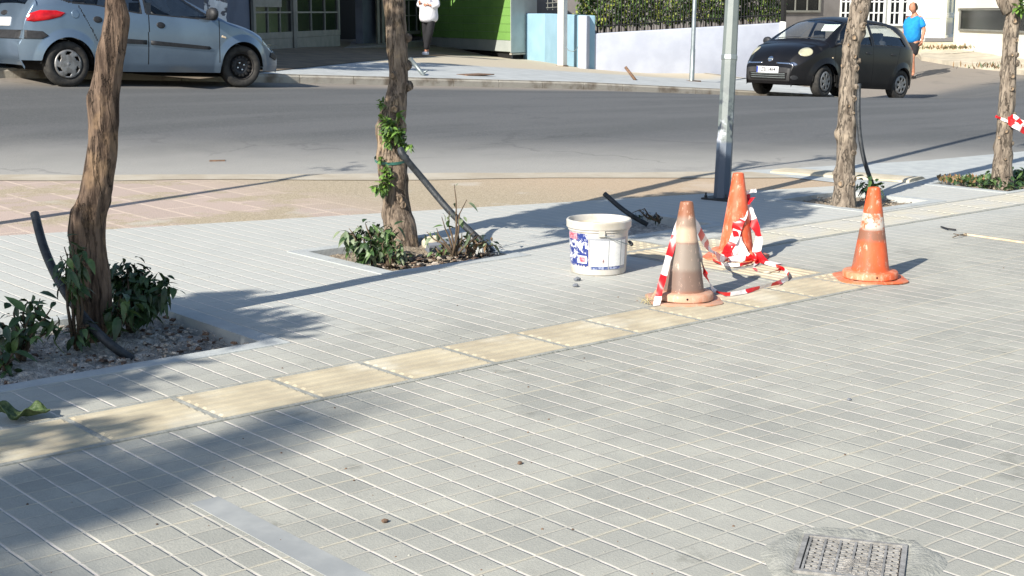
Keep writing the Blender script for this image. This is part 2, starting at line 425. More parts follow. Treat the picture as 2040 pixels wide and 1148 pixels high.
# smooth concrete surrounds of the pits (kerbs flush with paving) with inner faces
mat('surround', (176, 180, 178), (164, 168, 168), 7, .9, bump=.3, bscale=60)
sur = MB()
for k, (x0, x1, y0, y1) in PITS.items():
    wd = .09; z1 = .004; zb = -.14
    for lo, hi in (((x0-wd, y0-wd), (x1+wd, y0)), ((x0-wd, y1), (x1+wd, y1+wd)), ((x0-wd, y0), (x0, y1)), ((x1, y0), (x1+wd, y1))):
        sur.box((lo[0], lo[1], zb), (hi[0], hi[1], z1))
o = sur.build('pit_kerb', M['surround']); struct(o)
# parking bay between paving and road
mb = MB(); rows = []
for x in frange(-12, 9.2, .4):
    a, b = yedge(x)-.0, max(ynear(x), yedge(x)+.02)
    rows.append([Vector((x, lerp(a, b, k/6)+.0, -.004-.002*sin(pi*k/6))) for k in range(7)])
mb.grid(rows); struct(mb.build('parking_bay', M['bay_blocks']))
# pale concrete strip between bay and road
mb = MB(); rows = []
for x in frange(-12, 7.6, .4):
    y = ynear(x); rows.append([Vector((x, y-.36+.22*noise.noise((x*.9, 0, 0)), .0)), Vector((x, y+.12+.1*noise.noise((x*1.7, 3, 0)), .006))])
mb.grid(rows); mat('gutter_concrete', (178, 170, 154), (164, 154, 136), 2.5, .95, bump=.4, bscale=50); struct(mb.build('gutter_strip', M['gutter_concrete']))
# light concrete strip beyond the paving at the right
mb = MB(); rows = []
for x in frange(7.55, 26, .4):
    a = yedge(x)-.05; b = max(ynear(x), a+.1)+.25
    rows.append([Vector((x, a, -.003)), Vector((x, b, .004))])
mb.grid(rows); struct(mb.build('concrete_strip', M['far_paving'] if False else M['surround']))
# low pale kerb closing the bay
kb = MB()
A, B = G(1535, 345), G(1812, 364); d = (B-A).normalized(); nn = Vector((-d.y, d.x, 0))
rows = []
for i in range(25):
    p = A+(B-A)*i/24; j = .012*noise.noise(p*4)
    rows.append([p-nn*.01, p-nn*(.005)+Vector((0, 0, .016+j*.5)), p+nn*.06+Vector((0, 0, .026+j*.5)), p+nn*.30+Vector((0, 0, .02+j*.5)), p+nn*(.42)+Vector((0, 0, -.01))])
kb.grid(rows); kb.f.append([kb.vv(p) for p in rows[0]]); kb.mi.append(0); kb.f.append([kb.vv(p) for p in rows[-1]]); kb.mi.append(0)
o = kb.build('bay_kerb', M['concrete_pale']); autosmooth(o, 60); struct(o)
# road
xs = frange(-30, 70, .8)
rows = []
for x in xs:
    yn = ynear(x); rows.append([Vector((x, yn+(KY+.02-yn)*k/14, z_road(x, yn+(KY+.02-yn)*k/14))) for k in range(15)])
mb = MB(); mb.grid(rows); o = mb.build('road', M['asphalt'], smooth=True); struct(o)
# side street
rows = []
XS = 24.4
for x in frange(XS, 70, .8): rows.append([Vector((x, y, z_road(x, y)-(.003 if y < KY+.1 else 0))) for y in frange(KY, 60, 1.2)])
mb = MB(); mb.grid(rows); struct(mb.build('side_street', M['asphalt'], smooth=True))
# far pavement with kerb
rows = []
def XE(y): return 24.6+max(0, (y-KY-1.0))*.12
ysl = [KY]+frange(KY+.16, KY+1.2, .35)+frange(KY+1.6, 60, 1.2)
for k in range(110):
    row = []
    for y in ysl:
        cr = XE(y) - (max(0, .9-(y-KY))**2)*.9
        x = lerp(-30, cr, k/109.); row.append(Vector((x, y, z_side(x, y))))
    rows.append(row)
mb = MB(); mb.grid(rows); o = mb.build('far_pavement', M['far_paving'], smooth=True); struct(o)
kb = MB(); x = -30.
kerbline = []
while x < 23.6:
    x1 = min(x+1.0, 23.7)
    for a, b in ((x, x1-.014),):
        j = .006*noise.noise((x, 0, 3)); pr = [(0.0, -.12), (-.012, .095+j), (.012, .134+j), (.17, .136+j), (.17, -.02)]
        r0 = [Vector((a, KY+u, zk(a)+v)) for u, v in pr]; r1 = [Vector((b, KY+u, zk(b)+v)) for u, v in pr]
        ids = kb.grid([r0, r1]); kb.f.append(ids[0]); kb.mi.append(0); kb.f.append(ids[1][::-1]); kb.mi.append(0)
    x = x1
# corner and side-street kerb
c0 = []
for y in frange(KY, 40, .3):
    cr = XE(y) - (max(0, .9-(y-KY))**2)*.9; c0.append(Vector((cr, y, z_side(cr, y))))
kb.grid([[p+Vector((0.02, 0, -.25)), p+Vector((.015, 0, -.01)), p+Vector((-.01, 0, .006)), p+Vector((-.16, 0, .006))] for p in c0])
o = kb.build('far_kerb', M['kerb_stone']); struct(o)
mb = MB(); mb.grid([[Vector((x, KY+.01, zk(x)-.02)), Vector((x, KY+.16, zk(x)+.1))] for x in frange(-30, 23.7, .5)]); struct(mb.build('kerb_bed', M['kerb_stone']))
# tactile guide tiles with ridges
def tactile(mb, x0, y0, x1, y1, along='x', studs=False):
    b = .011
    x0 += b; x1 -= b; y0 += b; y1 -= b
    z0 = .0045; z1 = .0088; e = .012
    if studs:
        mb.box((x0, y0, -.01), (x1, y1, z0))
        n = 6
        for i in range(n):
            for j in range(n):
                cx, cy = lerp(x0, x1, (i+.5)/n), lerp(y0, y1, (j+.5)/n); r = .016
                bs = [Vector((cx+r*cos(a*pi/4), cy+r*sin(a*pi/4), z0)) for a in range(8)]; tp = [Vector((cx+.6*r*cos(a*pi/4), cy+.6*r*sin(a*pi/4), z1)) for a in range(8)]
                mb.grid([bs, tp], 0, True); mb.face(tp)
        return
    n = 6; prof = [0]
    W_ = (y1-y0) if along == 'x' else (x1-x0)
    u = []
    for k in range(n):
        c = (k+.5)/n; q = .24/n
        u += [(c-q*1.35, z0), (c-q*.75, z1), (c+q*.75, z1), (c+q*1.35, z0)]
    u = [(0, -.01), (0, z0)]+u+[(1, z0), (1, -.01)]
    rr = [[], [], [], []]
    for a, z in u:
        for q_, (s_, zz_) in enumerate(((0, min(z, z0)), (e, z), (1-e, z), (1, min(z, z0)))):
            s2 = 0 if q_ == 0 else 1 if q_ == 3 else (.03 if q_ == 1 else .97)
            if along == 'x': rr[q_].append(Vector((lerp(x0, x1, s2), y0+a*W_, zz_)))
            else: rr[q_].append(Vector((x0+a*W_, lerp(y0, y1, s2), zz_)))
    mb.grid(rr)
mb = MB(); mo = MB()
w_ = .365
mo.box((-6, -.012, -.02), (4.36, w_+.012, .0042)); mo.box((3.78, w_+.013, -.02), (4.2, 1.95, .0042)); mo.box((4.201, 1.14, -.02), (12, 1.56, .0042))
for i in range(-14, 10): 
    tactile(mb, i*.4, 0, i*.4+.4, w_)
tactile(mb, -.2+.02, 0, -.02, w_) if False else None
tactile(mb, 4.0, 0, 4.36, w_, studs=True)
for i in range(3): tactile(mb, 3.8, w_+.02+.38*i, 4.18, w_+.38*(i+1), 'y')
tactile(mb, 3.8, 1.53, 4.18, 1.92, studs=True)
tactile(mb, 4.2, 1.16, 4.6, 1.54, studs=True)
struct(mb.build('tactile_paving', M['tactile_cream'])); mb = MB()
for i in range(18): tactile(mb, 4.62+i*.4, 1.16, 5.02+i*.4, 1.54)
struct(mb.build('tactile_paving', M['tactile_dusty']))
struct(mo.build('tactile_bedding', M['mortar']))
# soil in the pits
def soil(name, rect, base, amp, matn, seed, mound=None, N=40):
    x0, x1, y0, y1 = rect; rows = []
    for i in range(N+1):
        row = []
        for j in range(N+1):
            x, y = lerp(x0, x1, i/N), lerp(y0, y1, j/N); p = Vector((x, y, seed))
            z = base+amp*noise.fractal(p*9, 1, 2, 4)+amp*.5*noise.noise(p*45)
            if mound:
                for (mx, my, r, h) in mound: z += h*math.exp(-((x-mx)**2+(y-my)**2)/r**2)
            e = min((x-x0), (x1-x), (y-y0), (y1-y)); z = z if e > .03 else lerp(base-.01, z, e/.03)
            row.append(Vector((x, y, z)))
        rows.append(row)
    mb = MB(); mb.grid(rows); o = mb.build(name, matn, smooth=True); o['kind'] = 'structure'; return rows
T1, T2, T3, T4 = G(187, 668), G(806, 487), G(1684, 411), G(1998, 368)
soil('soil', PITS['a'], -.06, .03, M['soil_grey'], 1, [(T1.x, T1.y, .3, .05), (.15, 1.2, .25, .05)], 70)
soil('soil', PITS['b'], -.035, .02, M['soil'], 2, [(T2.x, T2.y, .25, .04)], 50)
soil('soil', PITS['c'], -.05, .02, M['soil_grey'], 3)
soil('soil', PITS['d'], -.03, .012, M['soil'], 4, [(T3.x, T3.y, .2, .03)])
soil('soil', PITS['e'], -.03, .02, M['soil'], 5)
# chips, pebbles and bark litter lying in the pits (uncountable)
def chips(name, rect, n, mats, smin, smax, zb, label, r, flat=.4):
    mb = MB()
    for _ in range(n):
        x, y = r.uniform(rect[0]+.02, rect[1]-.02), r.uniform(rect[2]+.02, rect[3]-.02)
        s = r.uniform(smin, smax); c = Vector((x, y, zb+.03*noise.fractal(Vector((x, y, 1))*9, 1, 2, 4)+r.uniform(-.004, .01)))
        R_ = Matrix.Rotation(r.uniform(0, 6.3), 3, 'Z')@Matrix.Rotation(r.uniform(-.5, .5), 3, 'X')
        pts = []
        for q in ((-1, -.6, -1), (1, -.5, -1), (.9, .6, -1), (-.8, .7, -1), (-.7, -.4, 1), (.6, -.5, 1), (.7, .4, 1), (-.6, .5, 1)):
            v = Vector((q[0]*r.uniform(.6, 1.3), q[1]*r.uniform(.5, 1.2), q[2]*flat*r.uniform(.5, 1)))*s*.5
            pts.append(mb.vv(c+R_@v))
        mi = r.randrange(len(mats))
        for f in ((0, 3, 2, 1), (4, 5, 6, 7), (0, 1, 5, 4), (1, 2, 6, 5), (2, 3, 7, 6), (3, 0, 4, 7)):
            mb.f.append([pts[k] for k in f]); mb.mi.append(mi)
    o = mb.build(name, mats); return tag(o, label, None, None, 'stuff')
r = random.Random(3)
chips('gravel', PITS['a'], 1500, [M['soil_grey'], M['chip_pale'], M['soil_grey'], M['bark_chip']], .008, .035, -.030, 'grey rubble and dry litter in the soil around the shaded brown tree', r)
chips('bark_litter', (2.55, 3.26, 1.92, 2.3), 700, [M['bark_chip'], M['chip_pale'], M['soil'], M['dark_void']], .015, .05, -.01, 'brown bark chips and dry leaves around the foot of the tree with the green tie', r, .2)
chips('gravel', PITS['d'], 160, [M['chip_pale'], M['soil']], .008, .03, -.02, 'pale gravel in the soil around the knotty tree behind the cones', r)
# loose grit on the paving
mb_r = random.Random(11); g = MB()
gr = []
for _ in range(190):
    px, py = mb_r.uniform(0, 2040), mb_r.uniform(520, 1148); p = G(px, py)
    if any(q[0]-.1 < p.x < q[1]+.1 and q[2]-.1 < p.y < q[3]+.1 for q in PITS.values()): continue
    s = mb_r.choice((.002, .003, .003, .004, .006))
    s *= .7; g.lathe([(0, s), (s*.8, s*.5), (s, 0)], 5, Matrix.Translation(p)@Matrix.Rotation(mb_r.random()*6, 4, 'Z'), mb_r.randrange(2))
tag(g.build('grit', [M['bark_chip'], M['mortar']]), 'tiny crumbs of grit scattered over the grey paving', None, None, 'stuff')

# smooth bluish slab let into the paving
q0, q1 = G(455, 985), G(690, 1146); mb = MB(); mb.box((q1.x-.042, q1.y-.3, -.02), (q1.x+.044, q0.y, .0015)); mat('smooth_slab', (160, 162, 160), (142, 145, 145), 5, .85); struct(mb.build('smooth_slab', M['smooth_slab']))
# ---------------------------------------------------------------- pavement box lid with mortar collar
r = random.Random(5)
c = Vector((.98, -2.14, .0))
lid = empty('inspection_cover', c, 'square metal inspection cover with worn raised pattern set in fresh mortar, bottom right', 'inspection cover', rz=radians(-58)); lid.scale = (.76, .76, 1)
mb = MB(); N = 48; outer = []; inner = []
hx, hy = .165, .165
rows = [[], [], []]
for k in range(N):
    a = 2*pi*k/N; ca, sa = cos(a), sin(a); q = 1/max(abs(ca), abs(sa))
    o1 = Vector((ca, sa, 0))*q*.172; oo = Vector((ca*1.0, sa*1.0, 0))*(.30+.05*noise.noise((ca*1.6, sa*1.6, 2)))*(1+.12*(q-1))
    rows[0].append(o1+Vector((0, 0, .004))); rows[1].append(lerp(o1, oo, .5)+Vector((0, 0, .016+.004*noise.noise(oo*30)))); rows[2].append(oo+Vector((0, 0, -.003)))
mb.grid(rows, 0, True); mb.build('mortar_collar', M['mortar'], lid, True)
fr = MB()
for lo, hi in (((-.172, -.172), (.172, -.155)), ((-.172, .155), (.172, .172)), ((-.172, -.154), (-.155, .154)), ((.155, -.154), (.172, .154))):
    fr.box((lo[0], lo[1], -.02), (hi[0], hi[1], .012))
mat('cast_metal', (164, 162, 158), (134, 132, 128), 30, .7, .3, bump=.3)
mat('panel_dusty_cover', (90, 86, 82), (66, 62, 60), 20, .9)
fr.build('cover_frame', M['cast_metal'], lid)
pl = MB(); pl.box((-.154, -.154, -.02), (.154, .154, .002))
o = pl.build('cover_plate', M['panel_dusty_cover'], lid)
rb = MB()
for i in range(6):
    x0 = -.15+i*.05
    rb.box((x0, -.15, .002), (x0+.008, .15, .010))
    for j in range(15):
        y = -.145+j*.02
        if j % 2: rb.box((x0+.012, y, .002), (x0+.046, y+.008, .009))
        else: rb.box((x0+.009, y, .002), (x0+.026, y+.008, .009)); rb.box((x0+.033, y+.004, .002), (x0+.050, y+.012, .009))
rb.build('raised_pattern', M['cast_metal'], lid)
dd = MB(); rows = []
for i in range(17):
    rows.append([Vector((lerp(-.09, .13, i/16), lerp(-.15, .0, j/10), .004+.012*max(0, noise.noise((i*.4, j*.4, 5))+.35)*(1-((i-8)/8)**2))) for j in range(11)])
dd.grid(rows); dd.build('dirt', M['soil_grey'], lid, True)

# ---------------------------------------------------------------- lamp post
def post(name, label, base, top_px, rad0, rad1, h, n, matn, group=None):
    pass
b = G(1438, 397)
lp = empty('lamp_post', b, 'tall faceted galvanised lamp post with dark smudges, on the paving behind the cones', 'lamp post')
top = P(1459, 0, depth(b)-.02)
dr = (top-b).normalized()
def along(z): return dr*(z/dr.z)
M4 = dr.to_track_quat('Z', 'Y').to_matrix().to_4x4()@Matrix.Rotation(radians(18), 4, 'Z')
mm = bpy.data.materials.new('post_metal'); t = NT(mm); M['post_metal'] = mm
sp = t.n('SeparateXYZ'); t.t.links.new(t.co(), sp.inputs[0])
c = t.mix(t.ramp(t.noise(4), .35, .65), lin((112, 120, 118)), lin((95, 104, 105)))
bl = t.m('MULTIPLY', t.ramp(t.noise(11, detail=3), .46, .58), t.m('MULTIPLY', t.ramp(sp.outputs[2], .33, .45), t.ramp(sp.outputs[2], .62, .9, 1, 0)))
c = t.mix(t.m('MULTIPLY', bl, .9), c, lin((44, 52, 66)))
wl = t.m('MULTIPLY', t.ramp(t.noise(9, t.vm('ADD', t.co(), (4, 0, 1)), 3), .5, .6), t.m('MULTIPLY', t.ramp(sp.outputs[2], .36, .46), t.ramp(sp.outputs[2], .5, .66, 1, 0)))
c = t.mix(t.m('MULTIPLY', wl, .8), c, lin((196, 200, 214)))
c = t.mix(t.ramp(sp.outputs[2], .40, .43, 1, 0), c, lin((70, 82, 98)))
t.bump(t.noise(50), .15, .004); t.fin(c, .5, .0)
mb = MB(); mb.lathe([(.058, 0), (.056, 1.0), (.050, 1.6), (.036, 6)], 8, M4); mb.build('pole', M['post_metal'], lp)
mb = MB(); mb.lathe([(.0595, .0), (.0625, .004), (.060, .44), (.0575, .44)], 8, M4); mb.build('sleeve', M['post_metal'], lp)
mb = MB(); mb.lathe([(.057, 1.02), (.060, 1.025), (.060, 1.055), (.057, 1.06)], 8, M4); mb.build('band', M['galvanised'], lp)
mb = MB(); mb.box((-.11, -.11, 0), (.11, .11, .014), M4=Matrix.Rotation(radians(10), 4, 'Z'))
mb.build('base_plate', M['trim_black'], lp)
for sx, sy in ((1, 1), (1, -1), (-1, 1), (-1, -1)):
    q = MB(); q.lathe([(.011, .014), (.011, .03), (.006, .031), (.006, .05), (0, .05)], 6, Matrix.Rotation(radians(10), 4, 'Z')@Matrix.Translation((sx*.085, sy*.085, 0))); q.build('bolt', M['trim_black'], lp)
mb = MB(); e = along(6)
mb.tube([e, e+Vector((0, 0, .25)), e+Vector((.2, .3, .45)), e+Vector((.6, .9, .55))], .03, 8); mb.build('arm', M['galvanised'], lp, True)
mb = MB(); mb.box((-.12, -.3, -.05), (.12, .3, .05), M4=Matrix.Translation(e+Vector((.75, 1.1, .55)))@Matrix.Rotation(radians(-35), 4, 'Z')); mb.build('lantern', M['galvanised'], lp)
# far thin post
b = GS(1378, 162); tp = P(1384, 0, depth(b))
sp_ = empty('steel_post', b, 'thin grey steel post on the far pavement edge, in front of the lavender wall', 'post')
M4 = (tp-b).normalized().to_track_quat('Z', 'Y').to_matrix().to_4x4()
mb = MB(); mb.lathe([(.056, 0), (.056, .72), (.048, .73), (.046, 3.4), (0, 3.4)], 10, M4); autosmooth(mb.build('pole', M['galvanised'], sp_))
mb = MB(); mb.box((-.15, -.1, -.02), (.2, .12, .012)); mb.build('base_plate', M['rust'], sp_)

# ---------------------------------------------------------------- far buildings
ZT = 4.2
def wall_quad(mb, p0, p1, zb0, zb1, zt0, zt1, th=.2, mi=0):
    a, b = Vector((p0.x, p0.y, 0)), Vector((p1.x, p1.y, 0)); d = (b-a).normalized(); n = Vector((-d.y, d.x, 0))
    if (Vector((CAM.x, CAM.y, 0))-a).dot(n) > 0: n = -n
    v = [a+Vector((0, 0, zb0)), b+Vector((0, 0, zb1)), b+Vector((0, 0, zt1)), a+Vector((0, 0, zt0))]
    w2 = [q+n*th for q in v]; ids = [mb.vv(q) for q in v+w2]
    for f in ((0, 1, 2, 3), (7, 6, 5, 4), (0, 4, 5, 1), (1, 5, 6, 2), (2, 6, 7, 3), (3, 7, 4, 0)):
        mb.f.append([ids[k] for k in f]); mb.mi.append(mi)
    return d, n
def pane_grid(par, A, d, up0, up1, w0, w1, nx, nz, off, matf, bar=.03, fw=.07, glassm='glass_dark', nm='window'):
    """a framed pane from A along d between w0,w1 and heights up0,up1; the frame is a part, the glass its sub-part"""
    n = Vector((d.y, -d.x, 0))
    if (Vector((CAM.x, CAM.y, 0))-Vector((A.x, A.y, 0))).dot(n) < 0: n = -n
    def bx(mb, u0, u1, z0, z1, o0, o1):
        c = [A+d*u+n*o+Vector((0, 0, z)) for z in (z0, z1) for o in (o0, o1) for u in (u0, u1)]; i = [mb.vv(q) for q in c]
        for q in ((0, 2, 3, 1), (4, 5, 7, 6), (0, 1, 5, 4), (2, 6, 7, 3), (0, 4, 6, 2), (1, 3, 7, 5)): mb.f.append([i[k] for k in q]); mb.mi.append(0)
    f = MB()
    bx(f, w0, w0+fw, up0, up1, off, off+.06); bx(f, w1-fw, w1, up0, up1, off, off+.06)
    bx(f, w0+fw, w1-fw, up0, up0+fw, off, off+.058); bx(f, w0+fw, w1-fw, up1-fw, up1, off, off+.058)
    for k in range(1, nx): u = lerp(w0+fw, w1-fw, k/nx); bx(f, u-bar/2, u+bar/2, up0+fw, up1-fw, off+.02, off+.05)
    for k in range(1, nz): z = lerp(up0+fw, up1-fw, k/nz); bx(f, w0+fw, w1-fw, z-bar/2, z+bar/2, off+.021, off+.047)
    fo = wparent(f.build(nm, matf), par)
    gq = MB(); bx(gq, w0+fw*.5, w1-fw*.5, up0+fw*.5, up1-fw*.5, off+.01, off+.02); g_ = gq.build('glass', M[glassm])
    for vtx in g_.data.vertices: vtx.co -= par.location
    g_.parent = fo
    return fo
# shop with slate pier, glazed doors and a dark doorway, under an added canopy
pA, pB = GS(450, 104), GS(830, 88)
A = Vector((pA.x, pA.y, 0)); d = (Vector((pB.x, pB.y, 0))-A); LEN = d.length; d.normalize()
nf = Vector((d.y, -d.x, 0))
if (CAM-A).dot(nf) < 0: nf = -nf
def atpx(px):                      # distance along the shop front at which column px meets it
    v = (FW+RT*((px-1020)/F)); v.z = 0; v.normalize(); c = Vector((CAM.x, CAM.y, 0))
    den = v.x*d.y-v.y*d.x; s = ((A.x-c.x)*v.y-(A.y-c.y)*v.x)
    return ((A.x-c.x)*v.y-(A.y-c.y)*v.x)/(v.x*d.y-v.y*d.x)*1.0
def zpx(px, py, u):
    q = A+d*u; dd = (q-Vector((CAM.x, CAM.y, 0))).length
    v = FW+RT*((px-1020)/F)+DN*((py-574)/F); h = sqrt(v.x**2+v.y**2); return CAM.z+v.z*dd/h
shop = empty('shop_building', A, 'shaded shop front with white-framed glazed doors and a dark doorway, behind the blue-grey car', 'building')
zf = zpx(600, 96, atpx(600))-.05
mb = MB()
u0, u1, u2, u3, u4, u5 = atpx(455), atpx(516), atpx(598), atpx(684), atpx(752), atpx(842)
q = lambda u, z: A+d*u+Vector((0, 0, z))
wall_quad(mb, q(-9, 0), q(u1, 0), zf-.6, zf-.3, ZT, ZT, .5); wparent(mb.build('wall', M['wall_slate']), shop)
mb = MB(); wall_quad(mb, A+d*u1-nf*.35, A+d*(u3)-nf*.35, zf-.5, zf-.5, ZT, ZT, .2); wparent(mb.build('inner_wall', M['wall_grey']), shop)
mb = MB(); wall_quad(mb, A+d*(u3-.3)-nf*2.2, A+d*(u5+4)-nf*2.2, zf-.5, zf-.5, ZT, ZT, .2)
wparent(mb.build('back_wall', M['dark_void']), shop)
mb = MB(); wall_quad(mb, A+d*(u4+.1)-nf*.3, A+d*(u5+3)-nf*.3, zf-.5, zf-.5, ZT, ZT, .2); wparent(mb.build('side_wall', M['wall_slate']), shop)
zz = lambda px, py, u: zpx(px, py, u)
zb_ = zz(600, 90, u2); z1_ = zz(600, 72, u2); zt_ = zb_+2.5
for (ua, ub, nx) in ((u1+.02, u2-.1, 3), (u2, u3-.02, 3)):
    f = pane_grid(shop, A, d, z1_-.03, zt_, ua, ub, nx, 5, .02, M['frame_grey'], .035, .13, nm='glazed_door')
    k = MB(); n_ = nf
    c = [A+d*u+nf*o_+Vector((0, 0, z)) for z in (zb_-.1, z1_-.035) for o_ in (.02, .07) for u in (ua, ub)]; i = [k.vv(x) for x in c]
    for w4 in ((0, 2, 3, 1), (4, 5, 7, 6), (0, 1, 5, 4), (2, 6, 7, 3), (0, 4, 6, 2), (1, 3, 7, 5)): k.f.append([i[j] for j in w4]); k.mi.append(0)
    wparent(k.build('door_panel', M['frame_grey']), shop)
mb = MB(); 
for px in (593, 755, 764):
    u = atpx(px); c = A+d*u
    mb = MB(); mb.tube([c+nf*.1+Vector((0, 0, zb_-.15)), c+nf*.1+Vector((0, 0, ZT))], .055, 4)
    wparent(mb.build('door_post', M['frame_grey']), shop)
f = pane_grid(shop, A, d, zz(800, 66, u5)-.02, zt_, atpx(768), u5+1.5, 6, 5, .02, M['frame_grey'], .03, .1, nm='window')
# paper notice
mb = MB(); ua, ub = u1-.0, atpx(571); z0_, z1__ = zz(540, 14, u1), zz(540, -40, u1)
c = [A+d*u+nf*o_+Vector((0, 0, z)) for z in (z0_, z1__) for o_ in (.075, .085) for u in (ua, ub)]; i = [mb.vv(x) for x in c]
for w4 in ((0, 2, 3, 1), (4, 5, 7, 6), (0, 1, 5, 4), (2, 6, 7, 3), (0, 4, 6, 2), (1, 3, 7, 5)): mb.f.append([i[j] for j in w4]); mb.mi.append(0)
wparent(mb.build('notice_board', M['frame_grey']), shop)
# sheet over the pavement before the doors, its colour darkened to deepen the shade
mb = MB(); rows = []
for i in range(16):
    u = lerp(-8, u5+2.2, i/15); r_0 = A+d*u-nf*2.2; r_1 = A+d*u+nf*2.6
    rows.append([Vector((p.x, p.y, z_side(p.x, p.y)+.012)) for p in (r_0, lerp(r_0, r_1, .5), r_1)])
mb.grid(rows); struct(mb.build('shade_dark_floor', M['shade_dark_floor']))
# step and canopy
mb = MB(); c = [A+d*u+nf*o_+Vector((0, 0, z)) for z in (zb_-.5, zb_-.12) for o_ in (-2.2, .5) for u in (u1-.2, u5+2)]; i = [mb.vv(x) for x in c]
for w4 in ((0, 2, 3, 1), (4, 5, 7, 6), (0, 1, 5, 4), (2, 6, 7, 3), (0, 4, 6, 2), (1, 3, 7, 5)): mb.f.append([i[j] for j in w4]); mb.mi.append(0)
wparent(mb.build('step', M['wall_grey']), shop)
# unseen canopy added for the shop's shade: its front edge is found from where the shade ends on the pavement
ZC = 2.95
e0, e1 = GS(300, 115), GS(1000, 112.5)
c0_ = e0+L*((ZC-e0.z)/L.z); c1_ = e1+L*((ZC-e1.z)/L.z)
dc = (c1_-c0_).normalized()
mb = MB()
p0 = c0_-dc*16; p1 = c1_+dc*1.2
nb = Vector((-dc.y, dc.x, 0)); 
if nb.dot(nf) > 0: nb = -nb
def onside(px, py):                # where a sight line meets the green side of the container
    v_ = FW+RT*((px-1020)/F)+DN*((py-574)/F); n_ = Vector((e1c.y, -e1c.x, 0)); s_ = (bC-CAM).dot(n_)/v_.dot(n_); return CAM+v_*s_
DB = depth(GS(1020, 118)); bC = P(1018, 108, DB); e1c = P(872, 86, DB+4.5)-bC; e1c.z = 0; e1c.normalize()
s0_, s1_ = onside(984, 110), onside(1006, 0)
ca, cb_ = s0_+L*((ZC-s0_.z)/L.z), s1_+L*((ZC-s1_.z)/L.z)
p1 = ca; p2 = ca+(cb_-ca)*2.2
v = [p0, p1, p2, p2+nb*14, p0+nb*14]
ids = [mb.vv(Vector((q_.x, q_.y, z))) for z in (ZC, ZC+.25) for q_ in v]
for f_ in ((0, 1, 2, 3, 4), (9, 8, 7, 6, 5), (0, 5, 6, 1), (1, 6, 7, 2), (2, 7, 8, 3), (3, 8, 9, 4), (4, 9, 5, 0)): mb.f.append([ids[k] for k in f_]); mb.mi.append(0)
wparent(mb.build('shade_canopy', M['wall_white']), shop)
# white covered sheet behind the car windscreen
b = GS(418, 106)
mb = MB(); rows = []
du = (GS(450, 106)-GS(390, 106)); du.z = 0
for i in range(19):
    z = b.z+i*.13
    rows.append([b+du*(k/10-.5)*(1-.010*i)+Vector((0, 0, z-b.z))-nf*.0+nf*(.10*sin(k*1.9+i*.25)+.07*noise.noise((k*.8, i*.5, 1))) for k in range(11)])
mb.grid(rows)
mat('sheet', (236, 236, 238), (96, 96, 104), 5, .5, bump=.4, lo=.5, hi=.56)
o = mb.build('plastic_sheet', M['sheet'], smooth=True, loc=b); sm = o.modifiers.new('s', 'SOLIDIFY'); sm.thickness = .01
bake(o); tag(o, 'crumpled white plastic sheet hanging before the slate wall, behind the car windscreen', 'plastic sheet')

# green and grey container unit
DB = depth(GS(1020, 118)); b = P(1018, 108, DB)
box = empty('container_unit', b, 'metal unit with bright green panelled side and grey end, raised on small feet', 'container')
zg = P(1018, 104, DB).z; 
back = P(872, 86, DB+4.5); end = P(1068, 98, DB+1.1)
e1_ = Vector((back.x-b.x, back.y-b.y, 0)); LB = e1_.length*1.5; e1_.normalize()
e2_ = Vector((end.x-b.x, end.y-b.y, 0)); WB = e2_.length; e2_.normalize()
o0 = Vector((b.x, b.y, 0))
def cbox(nm, mt, u0, u1, v0, v1, z0, z1, par=box):
    mb = MB(); c = [o0+e1_*u+e2_*v_+Vector((0, 0, z)) for z in (z0, z1) for v_ in (v0, v1) for u in (u0, u1)]; i = [mb.vv(x) for x in c]
    for w4 in ((0, 2, 3, 1), (4, 5, 7, 6), (0, 1, 5, 4), (2, 6, 7, 3), (0, 4, 6, 2), (1, 3, 7, 5)): mb.f.append([i[j] for j in w4]); mb.mi.append(0)
    return wparent(mb.build(nm, M[mt]), par)
zs = zg; zp = P(1018, 81, DB).z
cbox('grey_body', 'panel_grey', .02, LB, .012, WB, zs, 3.0)
cbox('skirt_panel', 'panel_grey', -.005, LB, -.002, .0115, zs+.01, zp)
k = 0; z = zp+.008
while z < 2.9:
    z2 = min(z+.205, 2.99)
    for j in range(int(LB/1.05)+1):
        ua = .02+j*1.05; cbox('green_panel', 'panel_green', ua, min(ua+1.044, LB), -.008, .0112, z, z2)
    z = z2+.008
mb = MB(); 
cbox('end_cap', 'panel_grey', -.02, .018, -.012, WB+.02, zs-.02, 3.02)
cbox('foot', 'kerb_stone', -.03, .12, .05, WB-.04, zs-.24, zs-.20); cbox('foot', 'kerb_stone', -.03, .12, .02, WB-.06, zs-.075, zs-.035)
cbox('foot_leg', 'trim_black', .0, .08, .05, .1, zs-.2, zs-.07); cbox('foot_leg', 'trim_black', .0, .08, WB-.12, WB-.07, zs-.2, zs-.07)
cbox('underside', 'dark_void', .1, LB, .1, WB-.05, zs-.21, zs-.01)

